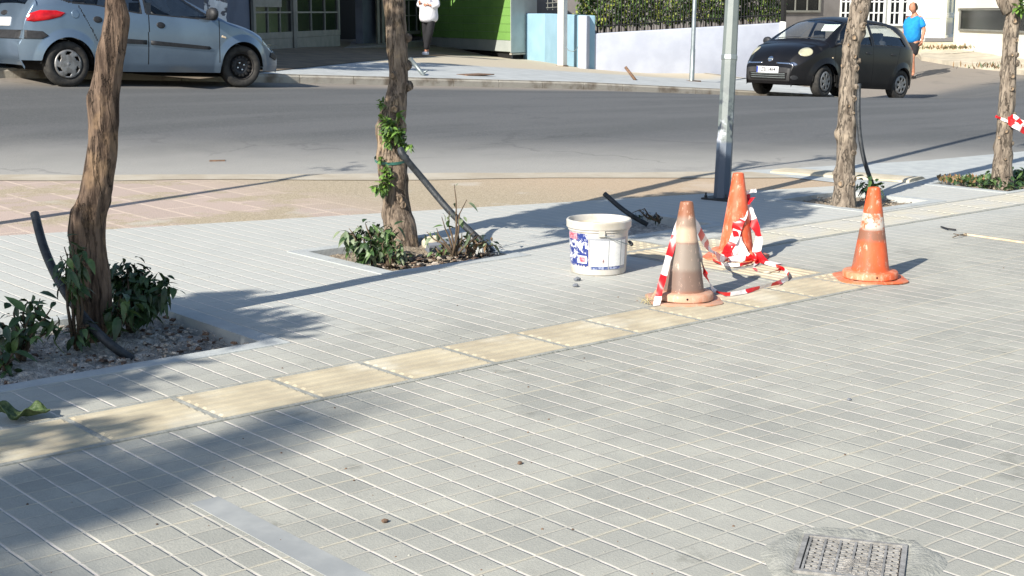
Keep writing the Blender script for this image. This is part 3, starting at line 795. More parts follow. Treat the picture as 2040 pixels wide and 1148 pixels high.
# blue corner wall, lavender boundary wall with sloping top
pts = [(1066, 122, 36.2, 27), (1088, 125, 35.0, 27.5), (1175, 137, 32.2, 31)]
c0b = GS(1176, 138); DW = depth(c0b)
wl = empty('boundary_wall', c0b, 'rendered garden wall, light blue at the left end and lavender white along the pavement', 'wall')
def seg(nm, mt, a, b, drop=.5, th=.22):
    (x0, y0, t0), (x1, y1, t1) = a[:3], b[:3]; d0, d1 = depth(GS(x0, y0)), depth(GS(x1, y1))
    A0, A1 = P(x0, y0, d0), P(x1, y1, d1); B0, B1 = P(x0, t0, d0), P(x1, t1, d1)
    mb = MB(); wall_quad(mb, A0, A1, A0.z-drop, A1.z-drop, B0.z, B1.z, th)
    o = mb.build(nm, M[mt]); mdf = o.modifiers.new('b', 'BEVEL'); mdf.width = .035; mdf.segments = 3; mdf.limit_method = 'ANGLE'
    bake(o); autosmooth(o, 50); return wparent(o, wl)
seg('blue_panel', 'wall_blue', (1040, 118, 27, 37.0), (1085, 124, 27, 35.6))
seg('blue_panel', 'wall_blue', (1085, 124, 27, 35.0), (1169, 137, 31, 32.2))
seg('end_pier', 'wall_lavender', (1168.5, 137.5, 31, 32.2), (1182, 137.3, 31, 32.5))
seg('long_wall', 'wall_lavender', (1181.5, 138, 67, 32.5), (1556, 139, 45))
seg('end_pier', 'wall_white', (1550, 139.5, 42.5), (1563, 139.5, 43.5))
# cable and socket box
mb = MB(); mb.tube([P(1126, 92, DW+.2), P(1133, 101, DW+.1), P(1142, 103, DW), P(1149, 98, DW-.05), P(1154, 88, DW-.1)], .008, 6)
o = mb.build('cable', M['galvanised'], loc=P(1142, 103, DW)); tag(o, 'thin grey cable looping from a small box on the light blue wall', 'cable')
# white square post
b = GS(1120, 132)
wp = empty('white_post', b, 'square white post standing against the light blue wall', 'post')
mb = MB(); mb.box((-.085, -.085, -.1), (.085, .085, 3.4), M4=Matrix.Rotation(radians(12), 4, 'Z')); mb.build('shaft', M['wall_white'], wp)
mb = MB(); mb.box((-.11, -.11, -.1), (.11, .11, .02), M4=Matrix.Rotation(radians(12), 4, 'Z')); mb.build('foot', M['rust'], wp)
# iron railing on the wall
DE = depth(GS(1550, 139.5)); fa, fb = P(1190, 66, DW+.35), P(1550, 42, DE+.2)
fn = empty('iron_railing', fa, 'low black iron railing of upright bars on top of the lavender wall', 'railing')
mb = MB(); n = 62
for i in range(n+1):
    p = lerp(fa, fb, i/n); mb.tube([p+Vector((0, 0, -.06)), p+Vector((0, 0, .95))], .011, 5)
wparent(mb.build('bars', M['iron_black']), fn)
for h in (.16, .85):
    mb = MB(); mb.tube([fa+Vector((0, 0, h)), fb+Vector((0, 0, h))], .016, 5); wparent(mb.build('rail', M['iron_black']), fn)
p = P(1560, 44, DE+.2); mb = MB(); mb.box((-.05, -.05, -.1), (.05, .05, 1.2), M4=Matrix.Translation(p)); wparent(mb.build('end_post', M['iron_black']), fn)
# white lattice gate in the gap
b = P(1096, 24, DW+3); mb = MB()
for k in range(3): 
    p = P(1091+k*10, 20, DW+3); mb.tube([p, p+Vector((0, 0, 1.2))], .012, 5)
for k in range(4): mb.tube([P(1088, 16-k*9, DW+2.95), P(1116, 14-k*9, DW+2.95)], .012, 5)
o = mb.build('lattice_panel', M['frame_grey'], loc=b); tag(o, 'small pale metal lattice in the dark gap above the blue wall', 'lattice')
# dark backing shed behind the gap and the hedge
mb = MB(); ba, bb = P(1040, 30, DW+7), P(1700, 30, DE+7); wall_quad(mb, ba, bb, -1, -1, 3.6, 3.6, .3)
o = mb.build('garden_building', M['wall_grey'], loc=P(1040, 30, DW+7)); tag(o, 'dark grey house wall behind the hedge', 'building')

# hedge
r = random.Random(21); mb = MB()
ha, hb = P(1150, 60, DW+1.2), P(1552, 44, DE+.9)
hd = (hb-ha); hd.z = 0; hn = Vector((-hd.y, hd.x, 0)).normalized()
if (CAM-ha).dot(hn) < 0: hn = -hn
for _ in range(11000):
    t_ = r.random(); p = lerp(ha, hb, t_); zt_h = lerp(ha.z, hb.z, t_)
    u = r.random()**.6; hh = r.uniform(.10, 1.55)
    depthn = (1-r.random()**1.8)*.75
    bulge = .35*noise.noise((t_*9, hh*1.6, 2))+.1*noise.noise((t_*40, hh*6, 2))
    q_ = p+hn*(depthn+bulge-.35)+Vector((0, 0, hh))
    leaf(mb, q_, (hn*.6+rv(r)*.8+Vector((0, 0, -.3))), Vector((0, 0, 1))+rv(r)*.5, r.uniform(.09, .16), r.uniform(.04, .07), .25, r.choice((0, 1, 1, 2, 2)))
hg = mb.build('foliage', [M['leaf_dark'], M['leaf_mid'], M['leaf_hedge']])
hedge = empty('hedge', ha, 'dense leafy hedge growing behind the black railing and lavender wall', 'hedge'); wparent(hg, hedge)
mb = MB()
for k in range(26):
    p = lerp(ha, hb, (k+.5)/26)+hn*-.1; mb.tube([p+Vector((0, 0, -.7)), p+Vector((r.uniform(-.1, .1), 0, .3)), p+Vector((r.uniform(-.2, .2), 0, 1.2))], [.03, .02, .01], 5)
wparent(mb.build('stems', M['twig']), hedge)

# grey shop with dark window (left of the white glazed building)
pa, pb = P(1540, 100, 40.5), P(1672, 100, 42.0)
gb = empty('grey_building', pa, 'grey-brown shop front with a wide dark window, beyond the end of the lavender wall', 'building')
mb = MB(); dA = Vector((pb.x-pa.x, pb.y-pa.y, 0)); 
wall_quad(mb, pa, pb, -1, -1, 4, 4, .4); wparent(mb.build('wall', M['wall_grey']), gb)
dAn = dA.normalized(); AA = Vector((pa.x, pa.y, 0))
wz = P(1600, 25, 41.2).z
pane_grid(gb, AA, dAn, wz, wz+1.6, .25, dA.length*(1628-1540)/132, 3, 1, .0, M['frame_grey'], .03, .06)
# white glazed building
pa, pb = P(1668, 95, 42.0), P(1842, 95, 43.4)
gw = empty('glazed_building', pa, 'bright white-framed glazed shop front behind the man in the blue shirt', 'building')
dA = Vector((pb.x-pa.x, pb.y-pa.y, 0)); dAn = dA.normalized(); AA = Vector((pa.x, pa.y, 0)); LL = dA.length
mb = MB(); wall_quad(mb, pa, pb, -1, -1, 4, 4, .3); wparent(mb.build('wall', M['wall_white']), gw)
zlo = P(1750, 52, 42.5).z
def ux(px): return LL*(px-1668)/174.
for a_, b_, nx in ((1668, 1700, 3), (1722, 1757, 3), (1764, 1788, 2), (1789, 1812, 2)):
    pane_grid(gw, AA, dAn, zlo, zlo+1.75, ux(a_), ux(b_), nx, 5, .0, M['frame_white'], .04, .06, 'glass_blue' if False else 'glass_dark')
mb = MB(); 
# glazed porch beside it
pp = P(1778, 95, 41.8); pq = P(1878, 78, 41.0); pr_ = P(1898, 75, 42.8)
por = empty('glazed_porch', pp, 'white framed glass porch with a closed lower panel, right of the man', 'porch')
for (s0, s1, cols) in ((P(1836, 93, 41.4), pq, 1), (pq, pr_, 1), (P(1806, 96, 41.8), P(1836, 93, 41.4), 1)):
    dv = Vector((s1.x-s0.x, s1.y-s0.y, 0)); ln = dv.length; dv.normalize(); A_ = Vector((s0.x, s0.y, 0))
    z0_, z1_, z2_ = P(1850, 77, 40).z, P(1850, 31, 40).z, P(1850, -18, 40).z
    pane_grid(por, A_, dv, z0_, z1_, 0, ln, 1, 1, 0, M['frame_white'], .04, .07, 'glass_pale', 'lower_panel')
    pane_grid(por, A_, dv, z1_+.005, z2_, 0, ln, 2, 1, 0, M['frame_white'], .04, .07, 'glass_pale', 'upper_panel')
mb = MB(); 
for q_ in (P(1836, 93, 41.4), P(1808, 96, 41.8)): mb.tube([q_+Vector((0, 0, -.1)), Vector((q_.x, q_.y, 2.2))], .045, 4)
wparent(mb.build('corner_post', M['frame_white']), por)
pd = P(1902, 84, 41.6); mb = MB(); mb.tube([pd+Vector((0, 0, -.1)), P(1907, 0, 41.6), Vector((pd.x, pd.y, 3.5))], .05, 8)
wparent(mb.build('drainpipe', M['frame_white'], smooth=True), por)
mb = MB(); pc = P(1870, 92, 41.6); mb.box((-1.0, -.5, -.3), (1.2, .8, .12), M4=Matrix.Translation(pc)@Matrix.Rotation(radians(-40), 4, 'Z')); wparent(mb.build('plinth', M['concrete_pale']), por)
# cream building on the right, wide dark window
pa, pb = P(1898, 98, 41.4), P(2120, 127, 34.2)
cb = empty('cream_building', pa, 'cream painted building with a long dark window band, at the right edge', 'building')
mb = MB(); wall_quad(mb, pa, pb, -1, -1, 4.2, 4.2, .4)
dA = Vector((pb.x-pa.x, pb.y-pa.y, 0)); dAn = dA.normalized(); LL = dA.length; AA = Vector((pa.x, pa.y, 0))
wparent(mb.build('wall', M['wall_cream']), cb)
zw0, zw1 = P(1915, 62, 39.8).z, P(1915, 17, 39.8).z
pane_grid(cb, AA, dAn, zw0, zw1, .5, LL-.3, 1, 1, .0, M['frame_grey'], .04, .05)
mb = MB(); q0 = AA+dAn*.1; nn = Vector((dAn.y, -dAn.x, 0)); 
if (CAM-AA).dot(nn) < 0: nn = -nn
c = [AA+dAn*u+nn*o_+Vector((0, 0, z)) for z in (zw1+.005, zw1+1.3) for o_ in (.0, .09) for u in (.35, LL)]; i = [mb.vv(x) for x in c]
for w4 in ((0, 2, 3, 1), (4, 5, 7, 6), (0, 1, 5, 4), (2, 6, 7, 3), (0, 4, 6, 2), (1, 3, 7, 5)): mb.f.append([i[j] for j in w4]); mb.mi.append(0)
wparent(mb.build('fascia', M['wall_cream']), cb)
# side street pavement in front of porch and cream building
mb = MB(); rows = []; kr = []
tabk = [(1826, 112), (1835, 121), (1909, 134), (1993, 142), (2040, 150), (2150, 168)]
tabb = [(1815, 92, 44), (1838, 93, 43), (1900, 96, 41.6), (1992, 108, 38.4), (2040, 115, 36.7), (2150, 132, 33.2)]
for (a_, b_) in zip(tabk, tabb):
    k0 = march(a_[0], a_[1], z_road, 25, 60); top_ = k0+Vector((0, 0, .11)); bk = P(*b_)
    rows.append([k0-Vector((0, 0, .3)), k0, top_, lerp(top_, bk, .08), lerp(top_, bk, 1.15)+Vector((0, 0, -.0))])
mb.grid(rows); mat('side_pavement', (190, 180, 162), (168, 160, 144), 2.5, .95, bump=.4, bscale=50)
struct(mb.build('side_pavement', M['side_pavement']))
# weeds at the porch foot and along the kerb
r = random.Random(31)
for nm, lab, px, py, dp, sprd, n in (('weeds', 'dry weeds and rubble at the foot of the porch and drainpipe', 1885, 98, 39.6, .45, 200), ('weeds', 'low green weeds growing by the side street kerb', 1976, 136, 32.2, .35, 90)):
    c = P(px, py, dp); mb = MB()
    for _ in range(n):
        q_ = c+RT*r.gauss(0, sprd)+Vector((0, 0, r.uniform(-.03, .03)))
        leaf(mb, q_, Vector((r.uniform(-.6, .6), r.uniform(-.6, .6), 1)), rv(r), r.uniform(.06, .16), r.uniform(.015, .04), .4, r.choice((0, 1, 1)))
    tag(mb.build(nm, [M['leaf_grey'], M['leaf_dry']], loc=c), lab, None, None, 'stuff')
# sawn-off pipe stubs on the far pavement
p = GS(845, 151); q_ = P(817, 117, depth(p)+.2)
mb = MB(); mb.tube([p, q_], .035, 8); mb.tube([lerp(p, q_, .12), P(852, 140, depth(p))], .018, 6)
o = mb.build('pipe_stub', M['galvanised'], smooth=True, loc=p); tag(o, 'leaning grey pipe with a short side spur, on the far pavement', 'pipe')
p = GS(1266, 160); q_ = P(1246, 134, depth(p)+.1)
mb = MB(); mb.tube([p, lerp(p, q_, .5), q_], .032, 8); o = mb.build('bollard_stub', M['rust'], smooth=True, loc=p); tag(o, 'short leaning rusty stake at the far kerb before the lavender wall', 'stake')
p = GS(942, 150); mb = MB(); mb.box((-.32, -.22, .002), (.32, .22, .02), M4=Matrix.Rotation(radians(2), 4, 'Z'))
o = mb.build('drain_cover', M['rust']); o.location = p; tag(o, 'flat rusty brown cover lying in the far pavement', 'drain cover')
# ---------------------------------------------------------------- cars
def catmull(pts, n):
    out = []
    P_ = [Vector(p) for p in pts]; P_ = [P_[0]*2-P_[1]]+P_+[P_[-1]*2-P_[-2]]
    for i in range(1, len(P_)-2):
        a, b, c, d = P_[i-1:i+3]
        for k in range(n):
            t = k/n
            out.append(.5*((2*b)+(c-a)*t+(2*a-5*b+4*c-d)*t*t+(3*b-a-3*c+d)*t**3))
    out.append(P_[-2]); return out
def inpoly(x, z, poly):
    c = False; n = len(poly)
    for i in range(n):
        (x0, z0), (x1, z1) = poly[i], poly[i-1]
        if (z0 > z) != (z1 > z) and x < (x1-x0)*(z-z0)/(z1-z0)+x0: c = not c
    return c
def make_car(sp, root):
    """shell from the centre-line profile; panels, glass and details become parts"""
    prof = catmull([(p[0], p[1], 0) for p in sp['prof']], 18)
    # resample about every 14 mm
    out = [prof[0]]; acc = 0
    for a, b in zip(prof, prof[1:]):
        seg_ = (b-a).length; pos = 0
        while acc+seg_-pos >= .014:
            st = .014-acc; pos += st; acc = 0; out.append(a+(b-a)*(pos/seg_))
        acc += seg_-pos
    prof = out; N = len(prof); W_ = sp['W']; WB = sp['wb']/2; RA = sp['arch']; zc = sp['wr']
    nosex, tailx = sp['nose'], sp['tail']
    def taper(x):
        if x > sp['tf']: t_ = (x-sp['tf'])/(nosex-sp['tf']); return 1-sp['kf']*min(1.05, t_)**2.6
        if x < sp['tr']: t_ = (sp['tr']-x)/(sp['tr']-tailx); return 1-sp['kr']*min(1.05, t_)**2.8
        return 1
    NS, NU, NT_ = 30, 22, 14
    secs = []
    for p in prof:
        x, zt = p.x, p.y; f_ = taper(x)
        zb = sp['sill']+(.03 if x > WB+RA else sp.get('rearlift', .03) if x < -WB-RA else 0)
        for xw in (WB, -WB):
            dx = abs(x-xw)
            if dx < RA: zb = max(zb, zc+sqrt(max(0, RA*RA-dx*dx)))
        wb_ = W_*f_; bl = interp(sp['belt'], x); hd = zt-bl
        if hd < .10: bl = zt-.10*min(1, max(.2, (zt-.25)/.4))
        if zb > bl-.02: zb = bl-.02
        if zt < sp['sill']+.12: zb = min(zb, zt-.06); bl = lerp(zb, zt, .5)
        h = zt-bl
        tum = interp(sp['tumble'], h); yr = wb_-tum; crown = .03+.035*min(1, h/.3); crown = min(crown, h*.45)
        ze = zt-crown
        sec = []
        for k in range(NS):
            z = lerp(zb, bl, k/NS); q = (z-sp['waist'])/.45
            y = wb_*(1-.045*q*q-(.02 if z < .3 else 0)*(.3-z)/.1)
            ln = .012*math.exp(-((z-sp['crease'])/.02)**2) if sp.get('crease') else 0
            fl = 0
            for xw in (WB, -WB):
                dd_ = sqrt((x-xw)**2+(z-zc)**2)
                if RA-.001 < dd_ < RA+.10: fl = max(fl, .022*(1-(dd_-RA)/.10))
            sec.append(Vector((x, y+ln+fl, z)))
        for k in range(NU):
            t_ = k/NU; z = lerp(bl, ze, t_); y0 = wb_*(1-.045*((bl-sp['waist'])/.45)**2)
            y = lerp(y0, yr, t_**1.25) if h > .15 else lerp(y0, yr, 1-sqrt(max(0, 1-t_*t_)))
            sec.append(Vector((x, y, z)))
        for k in range(NT_+1):
            t_ = k/NT_; y = yr*(1-t_); e_ = (y/yr)**2 if yr > 0 else 0
            z = ze+crown*(1-(y/yr)**2.0) if h > .15 else ze+crown*sqrt(max(0, 1-(y/yr)**2*.999))
            sec.append(Vector((x, y, z)))
        secs.append((sec, bl, ze, yr, zt))
    body, gl = MB(), MB()
    tot = len(secs[0][0])
    vid = {}
    def V(mb, key, i, j, s, off=0):
        kk = (key, i, j, s)
        if kk not in vid:
            p = secs[i][0][j]; vid[kk] = mb.vv((p.x, s*(p.y-off), p.z-off*.5))
        return vid[kk]
    for i in range(N-1):
        for j in range(tot-1):
            a = secs[i][0][j]; b = secs[i+1][0][j+1]; c = (a+b)/2
            zone = 's' if j < NS else ('u' if j < NS+NU else 't')
            kind = 0
            if zone == 'u':
                for poly in sp['side_glass']:
                    if inpoly(c.x, c.z, poly): kind = 1
            if zone == 't' or (zone == 'u' and j >= NS+NU-2):
                w_ = c.y/max(.01, secs[i][3])
                for (xa, xb, wl_, sg) in sp['top_glass']:
                    if xa < c.x < xb and w_ < wl_ and c.z > sp['glassz']: kind = 1
            mi = 0
            if kind == 0 and zone != 't':
                for (xs_, z0, z1, lean) in sp['seams']:
                    if abs(c.x-(xs_+lean*(c.z-.6)+sp.get('bow', 0)*(c.z-.6)**2)) < .007 and z0 < c.z < z1: mi = 1
                if sp.get('sillline') and abs(c.z-sp['sillline']) < .006 and -WB+RA < c.x < WB-RA-.0: mi = 1
            if kind == 0 and zone in 'ut':
                # dark weather strips round the glass
                for poly in sp['side_glass']:
                    if zone == 'u' and min(math.hypot(c.x-q[0], c.z-q[1]) for q in sp['_edge'][id(poly)]) < .022: mi = 2
            for s in (1, -1):
                if kind == 0:
                    ids = [V(body, 'b', i, j, s), V(body, 'b', i+1, j, s), V(body, 'b', i+1, j+1, s), V(body, 'b', i, j+1, s)]
                    body.f.append(ids); body.mi.append(mi)
                else:
                    ids = [V(gl, 'g', i, j, s, .012), V(gl, 'g', i+1, j, s, .012), V(gl, 'g', i+1, j+1, s, .012), V(gl, 'g', i, j+1, s, .012)]
                    gl.f.append(ids); gl.mi.append(0)
    bo = body.build('body', [sp['paint'], M['dark_void'], M['trim_black']], root, True)
    gl.build('glass', M['car_glass'], root, True)
    bvh = BVHTree.FromPolygons([Vector(v) for v in body.v]+[Vector(v) for v in gl.v], body.f+[[i+len(body.v) for i in f] for f in gl.f])
    def patch(name, poly, axis, mt, off=.006, par=root, sgn=-1, res=.02, bulge=0, thick=.006, side=1, edge=.5):
        """poly is drawn in the side view (x,z) or end view (y,z) and laid on the shell"""
        a = [min(p[0] for p in poly), max(p[0] for p in poly)]; b = [min(p[1] for p in poly), max(p[1] for p in poly)]
        cx, cz = sum(a)/2, sum(b)/2
        bm = bmesh.new(); 
        # fan rings from the centroid
        cxm = sum(p[0] for p in poly)/len(poly); czm = sum(p[1] for p in poly)/len(poly)
        dense = []
        for i in range(len(poly)):
            p, q = Vector(poly[i-1]), Vector(poly[i]); n_ = max(1, int((q-p).length/res))
            dense += [p+(q-p)*k/n_ for k in range(n_)]
        mb = MB(); rows = []; RN = 6
        for k in range(RN, 0, -1):
            row = []
            for d_ in dense:
                u = cxm+(d_[0]-cxm)*k/RN; v_ = czm+(d_[1]-czm)*k/RN
                if axis == 'y': o_ = Vector((u, sgn*3, v_)); dr_ = Vector((0, -sgn, 0))
                elif axis == 'x': o_ = Vector((sgn*4, u, v_)); dr_ = Vector((-sgn, 0, 0))
                h = bvh.ray_cast(o_, dr_, 6)
                pt = h[0] if h[0] is not None else o_+dr_*2.2
                row.append(pt-dr_*(off+bulge*(1-(k/RN)**2)))
            rows.append(row)
        back = [p-(-(Vector((0, -sgn, 0)) if axis == 'y' else Vector((-sgn, 0, 0))))*(-1)*-(thick+off+.004) for p in rows[0]]
        ids = mb.grid([back]+rows, 0, True); mb.f.append(ids[-1]); mb.mi.append(0)
        bm.free()
        return mb.build(name, mt, par, True)
    return bvh, patch, secs
def edges_of(poly):
    out = []
    for i in range(len(poly)):
        a, b = poly[i-1], poly[i]; n_ = max(1, int(math.hypot(b[0]-a[0], b[1]-a[1])/.012))
        out += [(lerp(a[0], b[0], k/n_), lerp(a[1], b[1], k/n_)) for k in range(n_)]
    return out
def ellipse(cx, cz, rx, rz, n=20, rot=0, sq=2.):
    o = []
    for k in range(n):
        a = 2*pi*k/n; c_, s_ = cos(a), sin(a)
        x = rx*math.copysign(abs(c_)**(2/sq), c_); z = rz*math.copysign(abs(s_)**(2/sq), s_)
        o.append((cx+x*cos(rot)-z*sin(rot), cz+x*sin(rot)+z*cos(rot)))
    return o
def wheel(par, x, y, sgn, r, style, steer=0):
    """tyre with rim and cover; sgn = outward side"""
    w_ = empty_part('wheel', par, (x, y, r))
    w_.rotation_euler = (0, 0, steer)
    R4 = Matrix.Rotation(radians(-90*sgn), 4, 'X')
    mb = MB(); hw = .09; rr = r*.64
    mb.lathe([(rr, -hw), (r*.80, -hw*1.02), (r*.95, -hw*.92), (r, -hw*.66), (r*1.0, hw*.66), (r*.95, hw*.92), (r*.86, hw*1.03), (r*.74, hw*1.0), (rr, hw*.82), (rr, hw*.5)], 48, R4)
    wm = mb.build('tyre', M['rubber'], w_, True)
    rim = MB(); 
    rim.lathe([(rr, hw*.86), (rr*.96, hw*.9), (rr*.93, hw*.6), (rr*.9, hw*.2), (rr*.4, hw*.1), (0, hw*.1)], 40, R4)
    rim.build('rim', M['steel_dark'], w_, True)
    if style == 'steel':
        c = MB(); c.lathe([(rr*.80, hw*.12), (rr*.72, hw*.46), (rr*.55, hw*.62), (rr*.36, hw*.55), (rr*.30, hw*.25), (0, hw*.22)], 36, R4)
        c.build('steel_disc', M['trim_black'], w_, True)
        for k in range(14):
            a = 2*pi*k/14; h = MB(); h.lathe([(.0, hw*.74), (.018, hw*.72), (.02, hw*.58)], 8, R4@Matrix.Translation((rr*.68*cos(a), rr*.68*sin(a), 0))); 
            if k < 14: h.build('rim_slot', M['wheel_silver'] if False else M['steel_dark'], w_)
        for k in range(4):
            a = 2*pi*k/4+.4; h = MB(); h.lathe([(0, hw*.62), (.013, hw*.6), (.013, hw*.2)], 6, R4@Matrix.Translation((.05*cos(a), .05*sin(a), 0))); h.build('wheel_bolt', M['chrome'], w_)
    else:
        nsl = 6 if style == 'swirl' else 7
        c = MB(); NA, NR = 84, 14; rows = []
        def hole(rho, a):
            if style == 'swirl':
                a2 = (a+.9*(rho-.75)) % (2*pi/nsl)-pi/nsl; return ((rho-.74)/.13)**2+(a2/.26)**2 < 1 if True else 0
            a2 = a % (2*pi/nsl)-pi/nsl; return ((rho-.60)/.22)**2+(a2/(.20+.12*(rho-.5)))**2 < 1
        V_ = [[R4@Vector((rr*.99*(k/NR)*cos(2*pi*j/NA), rr*.99*(k/NR)*sin(2*pi*j/NA), hw*(.98+.12*(1-(k/NR)**2)-(.12 if k == NR else 0)))) for j in range(NA)] for k in range(NR+1)]
        ids = [[c.vv(p) for p in row] for row in V_]
        for k in range(NR):
            for j in range(NA):
                if hole((k+.5)/NR, 2*pi*(j+.5)/NA): continue
                c.f.append([ids[k][j], ids[k][(j+1) % NA], ids[k+1][(j+1) % NA], ids[k+1][j]]); c.mi.append(0)
        o = c.build('hubcap', M['wheel_silver'], w_, True)
        sm = o.modifiers.new('s', 'SOLIDIFY'); sm.thickness = .008; sm.offset = 0; bake(o)
        h = MB(); h.lathe([(0, hw*1.16), (.028, hw*1.14), (.032, hw*1.08)], 16, R4); h.build('hub_centre', M['wheel_silver'], w_, True)
    return w_
def empty_part(name, par, loc):
    o = bpy.data.objects.new(name, None); COL.objects.link(o); o.location = loc; o.parent = par; o.empty_display_size = .1; return o
def car_common(root, sp):
    WB = sp['wb']/2
    mb = MB(); mb.box((-WB-.25, -sp['W']+.22, .2), (WB+.3, sp['W']-.22, .5)); mb.box((-WB+.38, -sp['W']+.06, sp['sill']+.02), (WB-.38, sp['W']-.06, .42))
    mb.build('underbody', M['dark_void'], root)
    for xw in (WB, -WB):
        for s in (1, -1):
            mb = MB(); rows = []
            for k in range(17):
                a = pi*k/16; rows.append([Vector((xw+(sp['arch']+.004)*cos(a), s*yy, sp['wr']+(sp['arch']+.004)*sin(a))) for yy in (sp['W']*.93, sp['W']*.5)])
            mb.grid(rows); mb.build('wheel_arch', M['dark_void'], root)
def slope_root(o, wa, wb_, cx, cy, yaw):
    """stand the car on the sloping road"""
    zf_, zr_ = z_road(wa.x, wa.y), z_road(wb_.x, wb_.y)

# ---- blue-grey hatchback
sp = dict(W=.825, wb=2.55, arch=.345, wr=.29, sill=.20, waist=.60, nose=1.99, tail=-1.86, tf=1.1, kf=.34, tr=-1.15, kr=.20, crease=.0, rearlift=.13,
  prof=[(-1.80, .27), (-1.86, .40), (-1.87, .58), (-1.83, .70), (-1.80, .88), (-1.74, 1.02), (-1.60, 1.22), (-1.42, 1.36), (-1.1, 1.425), (-.6, 1.44), (-.1, 1.42), (.28, 1.33), (.70, 1.12), (1.02, .965), (1.14, .925), (1.40, .86), (1.66, .755), (1.83, .645), (1.91, .56), (1.965, .46), (1.98, .36), (1.95, .22)],
  belt=[(-1.9, .98), (-1.2, 1.06), (-.9, 1.05), (-.3, .965), (.3, .935), (.9, .90), (1.1, .86), (1.5, .7), (1.9, .45)],
  tumble=[(.03, .04), (.1, .12), (.25, .16), (.5, .24)], glassz=.97,
  side_glass=[[(-1.36, 1.13), (-1.25, 1.09), (-.95, 1.07), (-.26, .98), (-.26, 1.355), (-.75, 1.35), (-1.10, 1.28)], [(-.17, .975), (.80, .935), (.46, 1.14), (.22, 1.30), (.06, 1.35), (-.17, 1.36)]],
  top_glass=[(.30, 1.00, .90, 1), (-1.72, -1.47, .86, 1)],
  seams=[(-.16, .30, .97, .03), (.90, .33, .92, .0), (-.88, .42, 1.05, -.55)], sillline=None, paint=M['paint_blue'])
sp['_edge'] = {id(p): edges_of(p) for p in sp['side_glass']}
rw, fw_ = P(133, 170, 18.4), P(483, 180, 19.9)
WY = .705
z0 = z_road((rw.x+fw_.x)/2, rw.y); 
sl_ = (z_road(fw_.x, rw.y)-z_road(rw.x, rw.y))/(fw_.x-rw.x)
car = empty('parked_car', (0, 0, 0), 'blue-grey hatchback with red tail lamp, parked at the far kerb on the left', 'car')
bvh, patch, secs = make_car(sp, car); car_common(car, sp)
wheel(car, -1.275, -WY, -1, .292, 'swirl'); wheel(car, 1.275, -WY, -1, .292, 'steel', radians(-6))
wheel(car, -1.275, WY, 1, .292, 'swirl'); wheel(car, 1.275, WY, 1, .292, 'steel', radians(-6))
for s in (-1, 1):
    patch('side_moulding', [(-.84, .595), (-.80, .58), (-.19, .565), (-.19, .622), (-.80, .648), (-.84, .635)], 'y', M['trim_black'], .012, sgn=s)
    patch('side_moulding', [(-.13, .563), (.74, .515), (.77, .535), (.74, .56), (-.13, .62)], 'y', M['trim_black'], .012, sgn=s)
    for x_, zh_ in ((-.87, .87), (.02, .825)):
        patch('door_handle', ellipse(x_, zh_, .062, .042, 18, -.12), 'y', M['trim_black'], .006, sgn=s, bulge=.006)
    patch('side_repeater', [(.93, .69), (1.0, .672), (1.0, .695), (.94, .715)], 'y', M['lamp_amber'], .006, sgn=s)
    tl = patch('tail_lamp', [(-1.80, .83), (-1.74, .92), (-1.62, .965), (-1.42, .968), (-1.30, .94), (-1.36, .89), (-1.52, .845), (-1.70, .815)], 'y', M['lamp_red'], .006, sgn=s, bulge=.012)
    patch('rear_bumper_strip', [(-1.80, .60), (-1.60, .605), (-1.53, .645), (-1.60, .70), (-1.80, .71)], 'y', M['trim_black'], .010, sgn=s)
    patch('headlamp', [(1.62, .60), (1.78, .56), (1.90, .50), (1.88, .60), (1.76, .67), (1.62, .70)], 'y', M['headlight'], .004, sgn=s)
    patch('front_bumper_strip', [(1.78, .43), (1.93, .38), (1.97, .44), (1.9, .50), (1.80, .49)], 'y', M['trim_black'], .012, sgn=s)
patch('fuel_cap', ellipse(-1.17, .93, .052, .055, 20), 'y', sp['paint'], .003, sgn=-1)
patch('rear_bumper_strip', [(-.70, .60), (.70, .60), (.70, .71), (-.70, .71)], 'x', M['trim_black'], .012, sgn=-1)
patch('rear_plate', [(-.26, .76), (.26, .76), (.26, .87), (-.26, .87)], 'x', M['plate_white'], .012, sgn=-1)
patch('boot_handle', ellipse(.0, .93, .10, .03, 18), 'x', M['trim_black'], .01, sgn=-1)
for s in (-1, 1):
    mb = MB(); mb.lathe([(0, .10), (.06, .095), (.10, .06), (.105, 0), (.08, -.06), (0, -.07)], 16, Matrix.Translation((.74, s*.90, 1.0))@Matrix.Rotation(radians(90), 4, 'Y')@Matrix.Diagonal((.85, 1.1, .7, 1)))
    o = mb.build('door_mirror', M['trim_black'], car, True)
    mb = MB(); mb.tube([Vector((.76, s*.74, .945)), Vector((.74, s*.86, .975))], .022, 8); mb.build('mirror_arm', M['trim_black'], car)
for sy in (-.38, .38):
    for sx in (.05, -.75):
        mb = MB(); mb.box((sx-.1, sy-.22, .45), (sx+.38, sy+.22, .62)); mb.box((sx-.18, sy-.21, .6), (sx-.06, sy+.21, 1.12)); mb.box((sx-.17, sy-.12, 1.14), (sx-.09, sy+.12, 1.3)); mb.build('seat', M['seat'], car)
mb = MB(); mb.box((.62, -.66, .72), (.92, .66, .90)); mb.build('dashboard', M['trim_black'], car)
cx_ = (rw.x+fw_.x)/2+.06
car.location = (cx_, rw.y+WY+.09, z0)
car.rotation_euler = (0, -math.atan(sl_), 0)

